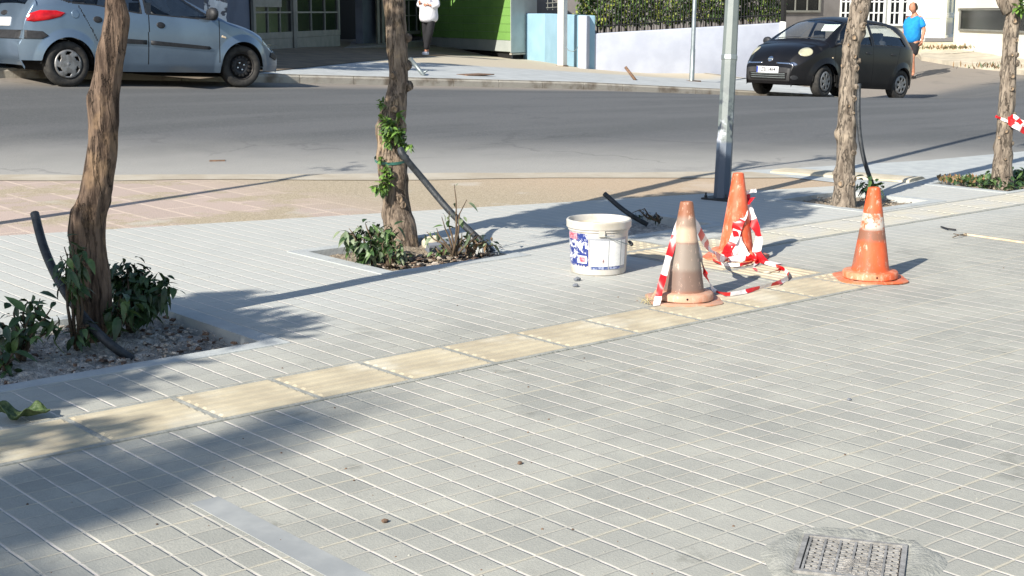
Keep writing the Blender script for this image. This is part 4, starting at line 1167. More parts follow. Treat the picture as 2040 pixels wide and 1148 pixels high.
# ---- black small hatchback, nose to the left
sp = dict(W=.83, wb=2.43, arch=.335, wr=.29, sill=.19, waist=.62, nose=1.93, tail=-1.80, tf=.95, kf=.36, tr=-1.0, kr=.24,
  prof=[(-1.74, .30), (-1.80, .45), (-1.82, .62), (-1.81, .80), (-1.76, .97), (-1.67, 1.15), (-1.52, 1.32), (-1.27, 1.44), (-.9, 1.51), (-.4, 1.535), (.1, 1.53), (.45, 1.46), (.80, 1.29), (1.12, 1.085), (1.22, 1.02), (1.40, .975), (1.60, .91), (1.76, .81), (1.86, .70), (1.90, .60), (1.925, .48), (1.925, .36), (1.88, .21)],
  belt=[(-1.8, .96), (-1.2, .995), (-.5, .985), (.3, .965), (.9, .95), (1.2, .90), (1.5, .78), (1.9, .5)],
  tumble=[(.03, .04), (.1, .11), (.25, .16), (.5, .25)], glassz=1.04,
  side_glass=[[(-1.28, 1.03), (-.24, 1.015), (-.24, 1.43), (-.62, 1.43), (-.98, 1.34), (-1.18, 1.20)], [(-.15, 1.01), (.96, .99), (.74, 1.18), (.48, 1.36), (.28, 1.43), (-.15, 1.435)]],
  top_glass=[(.46, 1.13, .93, 1), (-1.60, -1.3, .84, 1)],
  seams=[(-.19, .33, .99, .0), (1.0, .36, .93, -.0), (-.95, .50, 1.0, -.35)], sillline=.32, paint=M['paint_black'])
sp['_edge'] = {id(p): edges_of(p) for p in sp['side_glass']}
car = empty('parked_car', (0, 0, 0), 'dusty black hatchback with cloudy oval headlamps, parked by the lavender wall on the right', 'car')
bvh, patch, secs = make_car(sp, car); car_common(car, sp)
for xw in (1.215, -1.215):
    for s in (1, -1): wheel(car, xw, s*.70, s, .293, 'oval', radians(8) if xw > 0 else 0)
for s in (-1, 1):
    patch('headlamp', ellipse(s*.60, .815, .115, .074, 26, s*-.45), 'x', M['headlight'], .004, sgn=1, bulge=.02)
    patch('grille_bar', [(s*.17, .585), (s*.17, .606), (s*.50, .60), (s*.50, .575)], 'x', M['chrome'], .012, sgn=1)
    patch('grille_end', ellipse(s*.535, .585, .06, .028, 16, s*-.3), 'x', M['chrome'], .012, sgn=1)
    patch('fog_lamp', ellipse(s*.57, .335, .042, .042, 16), 'x', M['trim_black'], .004, sgn=1)
    for x_ in (-.86, -.04): patch('door_handle', ellipse(x_, .86, .085, .022, 20, 0, 3), 'y', M['trim_black'], .012, sgn=s)
    patch('side_repeater', ellipse(1.08, .73, .022, .012, 10), 'y', M['lamp_amber'], .006, sgn=s)
    mb = MB(); mb.lathe([(0, .09), (.05, .085), (.085, .05), (.09, 0), (.07, -.05), (0, -.06)], 16, Matrix.Translation((.86, s*.94, 1.03))@Matrix.Rotation(radians(90), 4, 'Y')@Matrix.Diagonal((.85, 1.1, .7, 1)))
    mb.build('door_mirror', M['trim_black'], car, True)
    mb = MB(); mb.tube([Vector((.88, s*.76, .99)), Vector((.86, s*.90, 1.0))], .022, 8); mb.build('mirror_arm', M['trim_black'], car)
    patch('tail_lamp', ellipse(s*.62, .90, .07, .16, 18), 'x', M['lamp_red'], .004, sgn=-1)
mat('panel_dusty', (44, 44, 46), (56, 55, 54), 3, .6)
patch('lower_bumper', [(-.50, .26), (.50, .26), (.52, .50), (.40, .515), (-.40, .515), (-.52, .50)], 'x', M['panel_dusty'], .004, sgn=1)
patch('grille_opening', [(-.42, .29), (.42, .29), (.46, .42), (-.46, .42)], 'x', M['dark_void'], .008, sgn=1)
for z_ in (.325, .36, .395): patch('grille_slat', [(-.40, z_-.005), (.40, z_-.005), (.41, z_+.006), (-.41, z_+.006)], 'x', M['galvanised'], .012, sgn=1)
bd = patch('badge', ellipse(0, .665, .055, .05, 22), 'x', M['chrome'], .010, sgn=1)
patch('badge_bar', [(-.05, .656), (.05, .656), (.05, .674), (-.05, .674)], 'x', M['galvanised'], .016, sgn=1)
h = bvh.ray_cast(Vector((4, 0, .47)), Vector((-1, 0, 0)), 6)[0]; px_ = h.x+.03
mb = MB(); mb.box((px_-.012, -.26, .41), (px_, .26, .525)); pl = mb.build('number_plate', M['plate_white'], car)
mb = MB(); mb.box((px_, -.258, .413), (px_+.003, -.222, .522)); 
for v in mb.v: pass
mb.build('plate_band', M['plate_blue'], pl)
mb = MB()
mb.box((px_-.0, .0, .0), (px_+.0001, .0001, .0001)) if False else None
# seen from the front, the reader's left is the car's +y side... letters run from -y (left of reader is +y flipped)
add_text(mb, 'IZB 2484', .105, lambda x, y: Vector((px_+.004, x*.93+.012, .468+y)))
mb.build('plate_text', M['ink'], pl)
mb = MB(); mb.grid([[Vector((lerp(.56, .66, a), lerp(.18, .56, b), lerp(1.36, 1.235, a))) for b in (0, 1)] for a in (0, 1)])
mb.build('sun_visor', M['paper_white'], car)
for sy in (-.38, .38):
    for sx in (.1, -.75):
        mb = MB(); mb.box((sx-.1, sy-.22, .45), (sx+.38, sy+.22, .66)); mb.box((sx-.18, sy-.21, .6), (sx-.06, sy+.21, 1.12)); 
        o = mb.build('seat', M['seat'], car); md = o.modifiers.new('b', 'BEVEL'); md.width = .05; md.segments = 3; bake(o)
        mb = MB(); mb.box((sx-.17, sy-.13, 1.10), (sx-.09, sy+.13, 1.27)); o = mb.build('headrest', M['seat'], car); md = o.modifiers.new('b', 'BEVEL'); md.width = .035; md.segments = 3; bake(o)
mb = MB(); mb.box((.78, -.66, .72), (1.12, .66, .96)); mb.build('dashboard', M['trim_black'], car)
mb = MB(); 
for y0_, y1_ in ((-.45, .05), (.1, .6)): mb.tube([Vector((1.17, y0_, 1.075)), Vector((1.12, (y0_+y1_)/2, 1.10)), Vector((1.10, y1_, 1.105))], .008, 5)
mb.build('wiper', M['trim_black'], car)
wf_, wr_ = 20.72, 23.15; yc = 13.03
sl_ = (z_road(wr_, yc)-z_road(wf_, yc))/(wr_-wf_)
car.location = ((wf_+wr_)/2, yc+.70+.09, z_road((wf_+wr_)/2, yc))
car.rotation_euler = (0, math.atan(sl_), pi); car.scale = (1.03, 1.03, 1.045)
# ---------------------------------------------------------------- people
def skin(name, verts, edges, radii, mt, par, sub=2, root=0):
    me = bpy.data.meshes.new(name); me.from_pydata([tuple(v) for v in verts], edges, [])
    o = bpy.data.objects.new(name, me); COL.objects.link(o)
    md = o.modifiers.new('s', 'SKIN'); md.use_smooth_shade = True
    sv = me.skin_vertices[0].data
    for i, r_ in enumerate(radii): sv[i].radius = r_ if isinstance(r_, tuple) else (r_, r_)
    sv[root].use_root = True
    sd = o.modifiers.new('d', 'SUBSURF'); sd.levels = sub; sd.render_levels = sub
    me.materials.append(mt)
    bake(o); o.data.polygons.foreach_set('use_smooth', [True]*len(o.data.polygons))
    if not o.data.materials: o.data.materials.append(mt)
    o.parent = par; return o
def join_into(dst, src):
    bm = bmesh.new(); bm.from_mesh(dst.data); n = len(dst.data.materials)
    bm.from_mesh(src.data); bm.to_mesh(dst.data); bm.free(); bpy.data.objects.remove(src)
def head_mesh(c, s, yawm, mt):
    """face looks along +x before yawm"""
    mb = MB(); rows = []; n = 28
    for i in range(23):
        ph = pi*i/22; z = cos(ph); rr = sin(ph); row = []
        for k in range(n):
            a = 2*pi*k/n; x, y = rr*cos(a), rr*sin(a)
            w_ = .76*(1 if z > -.1 else 1-.32*(-.1-z)/.9); dx = .92
            X, Y, Z = x*dx, y*w_, z*1.18
            if X > 0:
                X += .05*math.exp(-((z+.75)/.2)**2)*(1-abs(y))                # chin
                X += .24*math.exp(-(Y/.14)**2)*math.exp(-((z+.14)/.17)**2)     # nose
                X += .06*math.exp(-(Y/.4)**2)*math.exp(-((z-.18)/.09)**2)      # brow
                X -= .09*math.exp(-((abs(Y)-.28)/.14)**2)*math.exp(-((z-.03)/.09)**2)  # eye sockets
                X += .05*math.exp(-(Y/.22)**2)*math.exp(-((z+.46)/.06)**2)     # lips
            if abs(math.cos(a)) < .3 and abs(z+.02) < .26: Y *= 1.12
            row.append(c+yawm@(Vector((X, Y, Z))*s))
        rows.append(row)
    mb.grid(rows, 0, True); return mb.build('head', mt, None, True)
def hand(wrist, dr_, palm_n, s, par, mt, curl=.5):
    """five tapered fingers rooted in a palm"""
    dr_ = dr_.normalized(); palm_n = (palm_n-dr_*palm_n.dot(dr_)).normalized(); sd = dr_.cross(palm_n)
    V_ = [wrist-dr_*.02*s, wrist+dr_*.03*s, wrist+dr_*.075*s]; E_ = [(0, 1), (1, 2)]; R_ = [(.024*s, .018*s), (.030*s, .016*s), (.036*s, .014*s)]
    for k, (off, ln) in enumerate(((-.030, .066), (-.010, .076), (.010, .072), (.030, .056))):
        b0 = len(V_); q = wrist+dr_*.085*s+sd*off*s; V_.append(q); R_.append(.010*s); E_.append((2, b0)); d_ = dr_
        for j in range(3):
            d_ = (d_+palm_n*curl*.55).normalized(); q = q+d_*ln*s/3; V_.append(q); R_.append((.0090-.0012*j)*s); E_.append((b0+j, b0+j+1))
    b0 = len(V_); q = wrist+dr_*.03*s-sd*.036*s; V_.append(q); R_.append(.012*s); E_.append((1, b0)); d_ = (dr_*.7-sd*.6+palm_n*.3).normalized()
    for j in range(2): q = q+d_*.028*s; d_ = (d_+dr_*.4).normalized(); V_.append(q); R_.append((.011-.002*j)*s); E_.append((b0+j, b0+j+1))
    return skin('hand', V_, E_, R_, mt, par, 1)
# walking man in a blue shirt
ft = march(1815, 156, lambda x, y: z_road(x, y) if y < KY else zk(x)+.03*(y-KY), 30, 36)
man = empty('person', ft, 'man in a bright blue polo shirt, black shorts and sandals walking beside the black car', 'person'); man.scale = (1.06, 1.06, 1.03)
f_ = (-RT*.75-FW*.5); f_.z = 0; f_.normalize(); l_ = Vector((0, 0, 1)).cross(f_)       # facing, his left
def V3(a, b, c): return f_*a+l_*b+Vector((0, 0, c))
SC = 1.0
pel = V3(0, 0, .93)
vs = [pel, V3(.0, 0, 1.08), V3(.02, 0, 1.28), V3(-.02, 0, 1.42), V3(-.01, 0, 1.50), V3(.01, 0, 1.56),
      V3(0, .10, .90), V3(.13, .11, .50), V3(.06, .11, .10), V3(.17, .12, .045),      # left leg forward
      V3(0, -.10, .90), V3(-.02, -.11, .49), V3(-.20, -.11, .12), V3(-.12, -.11, .04),  # right leg behind
      V3(-.02, .18, 1.41), V3(-.06, .26, 1.13), V3(.02, .28, .90),
      V3(-.02, -.18, 1.41), V3(-.02, -.27, 1.13), V3(.10, -.27, .91)]
ed = [(0, 1), (1, 2), (2, 3), (3, 4), (4, 5), (0, 6), (6, 7), (7, 8), (8, 9), (0, 10), (10, 11), (11, 12), (12, 13), (3, 14), (14, 15), (15, 16), (3, 17), (17, 18), (18, 19)]
rd = [(.12, .10), (.13, .11), (.13, .11), (.10, .08), .055, .055, .095, .062, .038, .035, .095, .062, .038, .035, .06, .045, .032, .06, .045, .032]
body = skin('body', vs, ed, rd, M['skin_tan'], man)
yw = Matrix((f_, l_, Vector((0, 0, 1)))).transposed()@Matrix.Rotation(radians(12), 3, 'Y')@Matrix.Rotation(radians(10), 3, 'Z')
hd = head_mesh(V3(.045, 0, 1.645), .114, yw, M['skin_tan']); join_into(body, hd)
for w_, e_, pn in ((vs[16], vs[15], -l_), (vs[19], vs[18], l_)):
    h_ = hand(w_, w_-e_, pn, 1.05, None, M['skin_tan'], .8); join_into(body, h_)
sh = skin('shirt', [V3(0, 0, .80), V3(.03, 0, 1.00), V3(.045, 0, 1.20), V3(0, 0, 1.37), V3(-.01, 0, 1.47), V3(-.02, .16, 1.36), V3(-.05, .255, 1.18), V3(-.02, -.16, 1.36), V3(-.03, -.265, 1.18)],
     [(0, 1), (1, 2), (2, 3), (3, 4), (3, 5), (5, 6), (3, 7), (7, 8)], [(.19, .16), (.225, .21), (.215, .19), (.175, .12), (.066, .062), .095, .078, .095, .078], M['shirt_blue'], man)
skin('shorts', [V3(0, 0, .93), V3(0, 0, .84), V3(.01, .10, .80), V3(.10, .115, .52), V3(-.0, -.10, .80), V3(-.015, -.115, .51)], [(0, 1), (1, 2), (2, 3), (1, 4), (4, 5)], [(.175, .145), (.17, .14), .115, .095, .115, .095], M['cloth_black'], man)
mb = MB(); rows = []
for i in range(8):
    ph = .75+1.2*i/7; row = []
    for k in range(17):
        a = radians(62)+radians(236)*k/16; row.append(V3(.045, 0, 1.645)+yw@(Vector((.97*sin(ph)*cos(a), .82*sin(ph)*sin(a), 1.22*cos(ph)-.0))*.119))
    rows.append(row)
mb.grid(rows); mb.build('hair', M['hair'], man, True)
for q_ in (V3(.11, .12, .012), V3(-.15, -.11, .02)):
    mb = MB(); R4 = Matrix.Translation(q_)@Matrix((f_, l_, Vector((0, 0, 1)))).transposed().to_4x4()
    mb.lathe([(0, .0), (.05, .0), (.052, .02), (0, .02)], 18, R4@Matrix.Diagonal((2.5, 1, 1, 1))); mb.tube([R4@Vector((.03, -.05, .02)), R4@Vector((.03, 0, .085)), R4@Vector((.03, .05, .02))], .012, 6)
    mb.build('sandal', M['trim_black'], man, True)
mb = MB(); c = man.location*0+vs[16]+Vector((0, 0, -.09)); mb.box((-.02, -.035, -.06), (.02, .035, .06), M4=Matrix.Translation(c))
# person in the white shirt, cut by the top of the picture
ft = GS(855, 111)
dwom = depth(ft)
wom = empty('person', ft, 'person in a long white shirt, black leggings and white trainers standing in the shop shade', 'person')
f_ = (-FW*.8-RT*.5); f_.z = 0; f_.normalize(); l_ = Vector((0, 0, 1)).cross(f_)
vs = [V3(0, 0, .95), V3(0, 0, 1.12), V3(.01, 0, 1.28), V3(-.01, 0, 1.40), V3(0, 0, 1.47), V3(.01, 0, 1.53),
      V3(0, .09, .90), V3(.07, .05, .50), V3(.05, -.06, .10), V3(.14, -.07, .05),
      V3(0, -.09, .90), V3(-.01, -.09, .50), V3(-.04, -.08, .10), V3(.06, -.10, .045),
      V3(-.01, .16, 1.39), V3(.0, .27, 1.16), V3(.16, .12, 1.18), V3(-.01, -.16, 1.39), V3(0, -.25, 1.15), V3(.17, -.14, 1.22)]
rd = [(.13, .10), (.12, .10), (.13, .10), (.11, .08), .05, .046, .085, .055, .036, .03, .085, .055, .036, .03, .05, .038, .028, .05, .038, .028]
body = skin('body', vs, ed, rd, M['skin'], wom)
yw = Matrix((f_, l_, Vector((0, 0, 1)))).transposed()
join_into(body, head_mesh(V3(.035, 0, 1.63), .10, yw, M['skin']))
for w_, e_, pn in ((vs[16], vs[15], -f_), (vs[19], vs[18], -f_)): join_into(body, hand(w_, w_-e_, pn, .95, None, M['skin'], .7))
skin('shirt', [V3(0, 0, .74), V3(0, 0, .95), V3(.01, 0, 1.15), V3(0, 0, 1.36), V3(-.0, .165, 1.375), V3(.0, .27, 1.17), V3(.12, .16, 1.175), V3(0, -.165, 1.375), V3(0, -.255, 1.17), V3(.13, -.17, 1.21)],
     [(0, 1), (1, 2), (2, 3), (3, 4), (4, 5), (5, 6), (3, 7), (7, 8), (8, 9)], [(.27, .22), (.26, .21), (.24, .18), (.165, .12), .095, .085, .075, .095, .085, .075], M['shirt_white'], wom)
skin('leggings', [V3(0, 0, .93), V3(0, 0, .86), V3(0, .085, .82), V3(.07, .05, .50), V3(.05, -.055, .13), V3(0, -.085, .82), V3(-.01, -.09, .50), V3(-.04, -.08, .13)], [(0, 1), (1, 2), (2, 3), (3, 4), (1, 5), (5, 6), (6, 7)], [(.16, .14), (.16, .14), .118, .092, .07, .118, .092, .07], M['cloth_black'], wom)
mb = MB(); rows = []
for i in range(10):
    ph = .02+2.0*i/9; rows.append([V3(.035, 0, 1.63)+yw@(Vector((.99*sin(ph)*cos(a_), .84*sin(ph)*sin(a_), 1.22*cos(ph)))*.108) for a_ in [radians(70)+radians(220)*k/16 for k in range(17)]])
mb.grid(rows); mb.build('hair', M['hair'], wom, True)
for q_ in ((V3(.02, -.06, 0), V3(.16, -.08, 0)), (V3(-.08, -.08, 0), V3(.06, -.12, 0))):
    skin('shoe', [q_[0]+Vector((0, 0, .05)), lerp(q_[0], q_[1], .5)+Vector((0, 0, .045)), q_[1]+Vector((0, 0, .035))], [(0, 1), (1, 2)], [.07, .064, .052], M['shirt_white'], wom)

# ---------------------------------------------------------------- trees seen in the photograph
def trunk(par, d, prof, matn, seed, knots=0, lean=0, knsz=1, scars=0, up=None):
    """prof: (row, left, right) of the bark outline; solid round trunk with bumps"""
    N = 90; rows = []; base_y = prof[-1][0]
    tabL = [(a[0], a[1]) for a in prof]; tabR = [(a[0], a[2]) for a in prof]
    r_ = random.Random(seed)
    kn = [(r_.uniform(0, 1), r_.uniform(0, 2*pi), r_.uniform(.5, 1)) for _ in range(knots)]
    y0, y1 = prof[0][0], base_y; pts = []
    for i in range(N+1):
        y = lerp(y1, y0, i/N); a, b = interp(tabL, y), interp(tabR, y); dd = d+lean*i/N
        c = P((a+b)/2, y, dd); r0 = (b-a)/2*dd/F*.985; pts.append((c, r0))
    # beyond the picture
    top = pts[-1]; dirv = (pts[-1][0]-pts[-14][0]).normalized()
    if up: dirv = (dirv+Vector(up)).normalized()
    ext = [(top[0]+dirv*(.04*k), top[1]*(1-.004*k)) for k in range(1, 26)]
    low = [(pts[0][0]+Vector((0, 0, -.03*k)), pts[0][1]*(1+.03*k)) for k in (4, 2)]
    allp = low+pts+ext; n = 56; zs = allp[-1][0].z
    for (c, r0) in allp:
        row = []
        for k in range(n):
            a = 2*pi*k/n; dr_ = Vector((cos(a), sin(a), 0)); p = c+dr_*r0
            q = noise.fractal(Vector((p.x*7+seed, p.y*7, p.z*3)), 1, 2, 3)*.10+noise.fractal(Vector((p.x*30, p.y*30, p.z*7+seed)), 1, 2, 3)*.055
            q += .05*noise.noise(Vector((cos(a)*2.2, sin(a)*2.2, p.z*1.2+seed)))*2
            for (kz, ka, ks) in kn:
                da = (a-ka+pi) % (2*pi)-pi; e = ((c.z-kz*zs)/(.030*knsz))**2+(da*r0/(.034*knsz))**2
                if e < 6: q += ks*(.34*math.exp(-e)-.20*math.exp(-e*5))*knsz*.075/max(r0, .03)
            row.append(c+dr_*(r0*(1+q)))
        rows.append(row)
    mb = MB(); mb.grid(rows, 0, True); o = mb.build('trunk', matn, smooth=True); wparent(o, par)
    if scars:
        sc = MB()
        for _ in range(scars):
            i = r_.randrange(4, N); c, r0 = pts[i]; a = radians(229.6)+r_.gauss(0, .75); dr_ = Vector((cos(a), sin(a), 0))
            s = r_.uniform(.007, .018)*knsz; base = c+dr_*r0*.98
            M4 = Matrix.Translation(base)@dr_.to_track_quat('Z', 'Y').to_matrix().to_4x4()@Matrix.Diagonal((1, r_.uniform(1, 1.5), 1, 1))
            sc.lathe([(s*1.45, -.006), (s*1.35, .008), (s*1.1, .017), (s*.8, .020)], 14, M4, 0); sc.lathe([(s*.8, .020), (s*.5, .013), (0, .011)], 14, M4, 1)
        so_ = wparent(sc.build('scars', [matn, M['cut_wood']], smooth=True), par)
        bm = bmesh.new(); bm.from_mesh(o.data); n0 = len(bm.faces); bm.from_mesh(so_.data); bm.faces.ensure_lookup_table(); o.data.materials.append(M['cut_wood']); bm.to_mesh(o.data); bm.free(); bpy.data.objects.remove(so_)
    return pts, allp[-1]
def crown(par, c0, blobs, nleaf, seed, matn, lsz=.09, limb=None):
    r_ = random.Random(seed); mb = MB(); br = MB()
    for (c, rad) in blobs:
        c = Vector(c); mid = lerp(c0, c, .55)+rv(r_)*.12
        br.tube([c0, mid, c], [.04, .028, .012], 6)
        for k in range(9):
            e = c+rv(r_)*rad*.8; br.tube([lerp(mid, c, r_.random()), lerp(c, e, .5)+rv(r_)*.05, e], [.014, .009, .004], 5)
    tot = sum(r_2**2 for _, r_2 in blobs)
    for (c, rad) in blobs:
        c = Vector(c)
        for _ in range(int(nleaf*rad*rad/tot/6)):
            cc = c+rv(r_)*rad*(r_.random()**.45)
            for k in range(6): leaf(mb, cc+rv(r_)*.10, rv(r_)+Vector((0, 0, -.3)), rv(r_), lsz*r_.uniform(.7, 1.3), lsz*.5, .3, r_.choice((0, 0, 1)))
    wparent(br.build('limbs', matn), par)
    wparent(mb.build('crown', [M['leaf_dark'], M['leaf_mid']]), par)
def landed(*q):
    return [(Vector((x, y, 0))+L*(h/L.z), r_) for x, y, h, r_ in q]
def shoots(par, name, base, dr_, n, ln, lsz, mts, seed, spread=.6, droop=.35, mtw='twig'):
    r_ = random.Random(seed); mb = MB()
    for _ in range(n):
        d_ = (dr_.normalized()+rv(r_)*spread).normalized(); L_ = ln*r_.uniform(.5, 1.1); pts = []; p = Vector(base); 
        for k in range(5):
            pts.append(p.copy()); p = p+d_*L_/4; d_ = (d_+Vector((0, 0, -droop*.25))).normalized()
        mb.tube(pts, [.004, .0035, .003, .0025, .0015], 5, 0)
        for k in range(1, 5):
            for j in range(3): leaf(mb, pts[k], rv(r_)*.8+d_*.7, Vector((0, 0, 1))+rv(r_)*.4, lsz*r_.uniform(.6, 1.2), lsz*.48, r_.uniform(.1, .7), r_.randrange(1, len(mts)+1))
    o = mb.build(name, [M[mtw]]+[M[q] for q in mts])
    return wparent(o, par) if par else o
TR = 'street trees in square pits along the paving'
d1, d2, d3, d4 = depth(T1), depth(T2), depth(T3), depth(T4)
pr1 = [(0, 211, 250), (35, 209, 260.6), (52, 205, 259), (70, 202, 256), (88, 196, 254), (105, 191, 251), (140, 188, 245), (175, 180, 240), (190, 175, 238), (205, 174.5, 237), (244, 177, 237), (279, 176, 234), (314, 171, 232), (348, 165, 228), (383, 158, 223), (405, 150, 219), (422, 138, 215), (445, 134, 211), (464, 133, 209), (490, 138, 209), (515, 139, 211), (547, 140, 215), (580, 142, 219), (615, 150, 220), (655, 157, 224), (682, 158, 228)]
tr1 = empty('street_tree', T1, 'smooth brown bent trunk in the shaded pit at the left, nearest of the trees', 'tree', TR)
pts1, e1t = trunk(tr1, d1, pr1, M['bark_brown'], 3, 6, knsz=.8, lean=-.26)
crown(tr1, e1t[0], landed((5.0, 2.95, 2.8, .30), (5.6, 2.95, 2.9, .28), (6.2, 2.7, 3.0, .22), (4.6, 2.95, 2.6, .2), (6.6, 2.45, 3, .12), (5.25, 2.3, 2.9, .36), (4.8, 2.6, 2.6, .26), (5.75, 2.5, 2.9, .27), (5.4, 2.85, 2.9, .26), (6.15, 2.3, 3.0, .17), (4.65, 2.05, 2.5, .20), (5.15, 1.85, 2.8, .17), (4.3, 2.3, 2.4, .18), (5.75, 2.0, 2.9, .16), (6.1, 2.7, 3, .18), (4.35, 2.75, 2.4, .14), (5.9, 3.0, 3, .2)), 11000, 3, M['bark_brown'])
pr2 = [(0, 764, 809), (35, 768.5, 809), (70, 769, 811), (105, 772, 812), (140, 774, 813), (174, 772, 812), (209, 762, 810), (232, 758, 808), (250, 746, 807), (268, 746, 807), (285, 751, 808), (314, 749, 811), (330, 750, 812), (348, 753, 813), (383, 762, 814), (405, 764, 816), (425, 762, 820), (445, 766, 828), (460, 768, 832), (480, 774, 834), (500, 778, 836)]
tr2 = empty('street_tree', T2, 'rough cracked trunk with green sprouts and green tie, left of the white bucket', 'tree', TR)
pts2, e2t = trunk(tr2, d2, pr2, M['bark_grey'], 5, 22, scars=5)
crown(tr2, e2t[0], [(e2t[0]+Vector((.1, .1, .7)), .12), (e2t[0]+Vector((.4, -.2, 1.1)), .12)], 60, 4, M['bark_grey'])
pr3 = [(0, 1698, 1737), (15, 1694, 1735), (30, 1691, 1731), (59, 1686, 1721), (89, 1682, 1713), (118, 1678, 1710), (148, 1676, 1709), (178, 1672, 1706), (207, 1671, 1704), (237, 1669.5, 1703.5), (266, 1669, 1704), (296, 1668, 1703), (325, 1666, 1703), (350, 1664, 1703.5), (380, 1661, 1705), (405, 1659, 1707), (420, 1657, 1708)]
tr3 = empty('street_tree', T3, 'trunk covered in round pruning knots, in the pit behind the right-hand cone', 'tree', TR)
pts3, e3t = trunk(tr3, d3, pr3, M['bark_pale'], 9, 46, knsz=1.0, scars=22)
crown(tr3, e3t[0], [(e3t[0]+Vector((.3, -.1, .5)), .14), (e3t[0]+Vector((-.1, .3, .8)), .16)], 120, 5, M['bark_pale'])
pr4 = [(0, 2001, 2037), (20, 2006, 2036), (40, 2003, 2036), (59, 1998, 2032), (75, 1997, 2029), (89, 1997, 2028), (148, 1994, 2024), (207, 1991, 2021), (228, 1988.5, 2019), (256, 1986, 2017), (285, 1983, 2015), (314, 1980, 2015), (343, 1977, 2016), (362, 1976, 2018), (378, 1974, 2020)]
tr4 = empty('street_tree', T4, 'pale trunk with red and white tape tied round it, at the right edge', 'tree', TR)
pts4, e4t = trunk(tr4, d4, pr4, M['bark_pale'], 14, 14, scars=12)
crown(tr4, e4t[0], [(e4t[0]+Vector((.2, .0, .6)), .5), (e4t[0]+Vector((.6, .3, 1.0)), .5)], 1500, 6, M['bark_pale'])
# forked limb at the top of tree four
mb = MB(); mb.tube([P(2010, 25, d4), P(1998, 5, d4), P(1985, -30, d4), P(1970, -90, d4)], [.05, .045, .04, .03], 10); wparent(mb.build('limb', M['bark_pale'], smooth=True), tr4)
shoots(tr4, 'sprout', P(2027, 14, d4-.08), -FW, 4, .12, .07, ['leaf_fresh', 'leaf_mid'], 3)
# stubs and sprouts on tree two
for px, py, s in ((816, 74, 1.0), (814, 128, 1.2), (818, 170, 1.2)):
    mb = MB(); a = P(808, py+3, d2); b = P(px, py, d2-.02); mb.tube([a, b], [.03*s, .024*s], 9); wparent(mb.build('branch_stub', M['bark_grey'], smooth=True), tr2)
sp2 = [(790, 268, 12, .13, .055), (775, 285, 5, .10, .05), (808, 296, 4, .09, .045), (760, 212, 3, .05, .035), (758, 322, 2, .05, .03), (768, 378, 6, .09, .05), (765, 350, 3, .06, .04)]
for k, (px, py, n, ln, ls) in enumerate(sp2):
    shoots(tr2, 'sprout', P(px, py, d2-.085), -FW*.6+Vector((0, 0, .5))-RT*.1, n, ln, ls, ['leaf_fresh', 'leaf_fresh', 'leaf_mid'], 40+k)
# green tie
c, r0 = min(pts2, key=lambda q: (q[0]-P(780, 316, d2)).length)
mb = MB(); rows = []
for i in range(29):
    a = 2*pi*i/28; e = Vector((cos(a), sin(a), 0)); rr = r0*1.04+.006
    rows.append([c+e*rr+Vector((0, 0, -.008+.02*cos(a-.8))), c+e*(rr+.003)+Vector((0, 0, .009+.02*cos(a-.8)))])
mb.grid(rows); wparent(mb.build('tie', M['green_tie'], smooth=True), tr2)
# trees that stand outside the picture to the left: their crowns throw the shade seen on the ground
def shade_tree(g, H, blobs, label, seed, nleaf, trk=None, shape=None):
    """crown centre is set back along the sun ray from the ground point g"""
    g = Vector(g); c = g-L*(H/L.z)*(1)
    c = Vector((g.x, g.y, 0))+L*(H/L.z)
    base = Vector(trk) if trk else Vector((c.x, c.y, 0))
    t_ = empty('street_tree', base, label, 'tree')
    mb = MB(); top = c-Vector((0, 0, .6)); r_ = random.Random(seed)
    mb.tube([base-Vector((0, 0, .2)), lerp(base, top, .35)+Vector((.04, -.03, 0)), lerp(base, top, .7)+Vector((-.03, .04, 0)), top], [.12, .10, .085, .06], 14)
    wparent(mb.build('trunk', M['bark_brown'], smooth=True), t_)
    crown(t_, top, blobs, nleaf, seed, M['bark_brown'], .10)
    return t_
# ground shade: pit and trunk foot
shade_tree((-.2, 1.3, 0), 2.9, landed((0, 1.35, 2.9, .42), (.6, 1.42, 2.9, .34), (.98, 1.25, 2.8, .2), (-.9, 1.4, 3.0, .5), (.95, 1.62, 2.8, .17), (1.28, 1.1, 2.8, .09), (1.15, 1.38, 2.8, .12), (.15, .92, 2.9, .15), (.5, .95, 2.9, .13), (-.35, .72, 3.0, .24), (.0, .70, 3.0, .15), (.28, .68, 2.9, .09), (-.3, .2, 3.1, .08), (.05, .12, 3.1, .06), (-.75, .25, 3.2, .14), (1.18, 1.78, 2.9, .13), (1.42, 1.86, 2.9, .1), (1.0, 1.8, 2.9, .12), (-1.8, 1.3, 3.2, .6), (-1.4, .8, 3, .4)),
    'low leafy tree standing outside the left edge of the photo', 61, 15000)
shade_tree((-.6, -.4, 0), 7.6, landed((-.75, -.5, 7.6, .36), (-.25, -.42, 7.6, .30), (.15, -.32, 7.5, .2), (-1.4, -.6, 7.7, .5), (.45, -.2, 7.4, .12), (.72, -.15, 7.4, .09), (-.45, -.18, 7.4, .2), (0, -.14, 7.4, .1), (-.9, -.95, 7.6, .25), (-2.2, -.4, 7.7, .7), (-1.1, -.2, 7.6, .26)),
    'tall leafy tree standing outside the photo behind the left corner', 62, 3600)
shade_tree((4, 16.2, .5), 4, [(Vector((x, y, .4))+L*(h/L.z), r_) for x, y, h, r_ in ((13.2, 17.5, 3.4, .5), (14.6, 18.3, 3.4, .45), (15.8, 18.9, 3.4, .4), (12.2, 16.6, 3.4, .4), (13.8, 16.9, 3.4, .25))], 'leafy tree on the far pavement outside the left edge', 64, 4000, trk=(3.2, 16.2, .3))
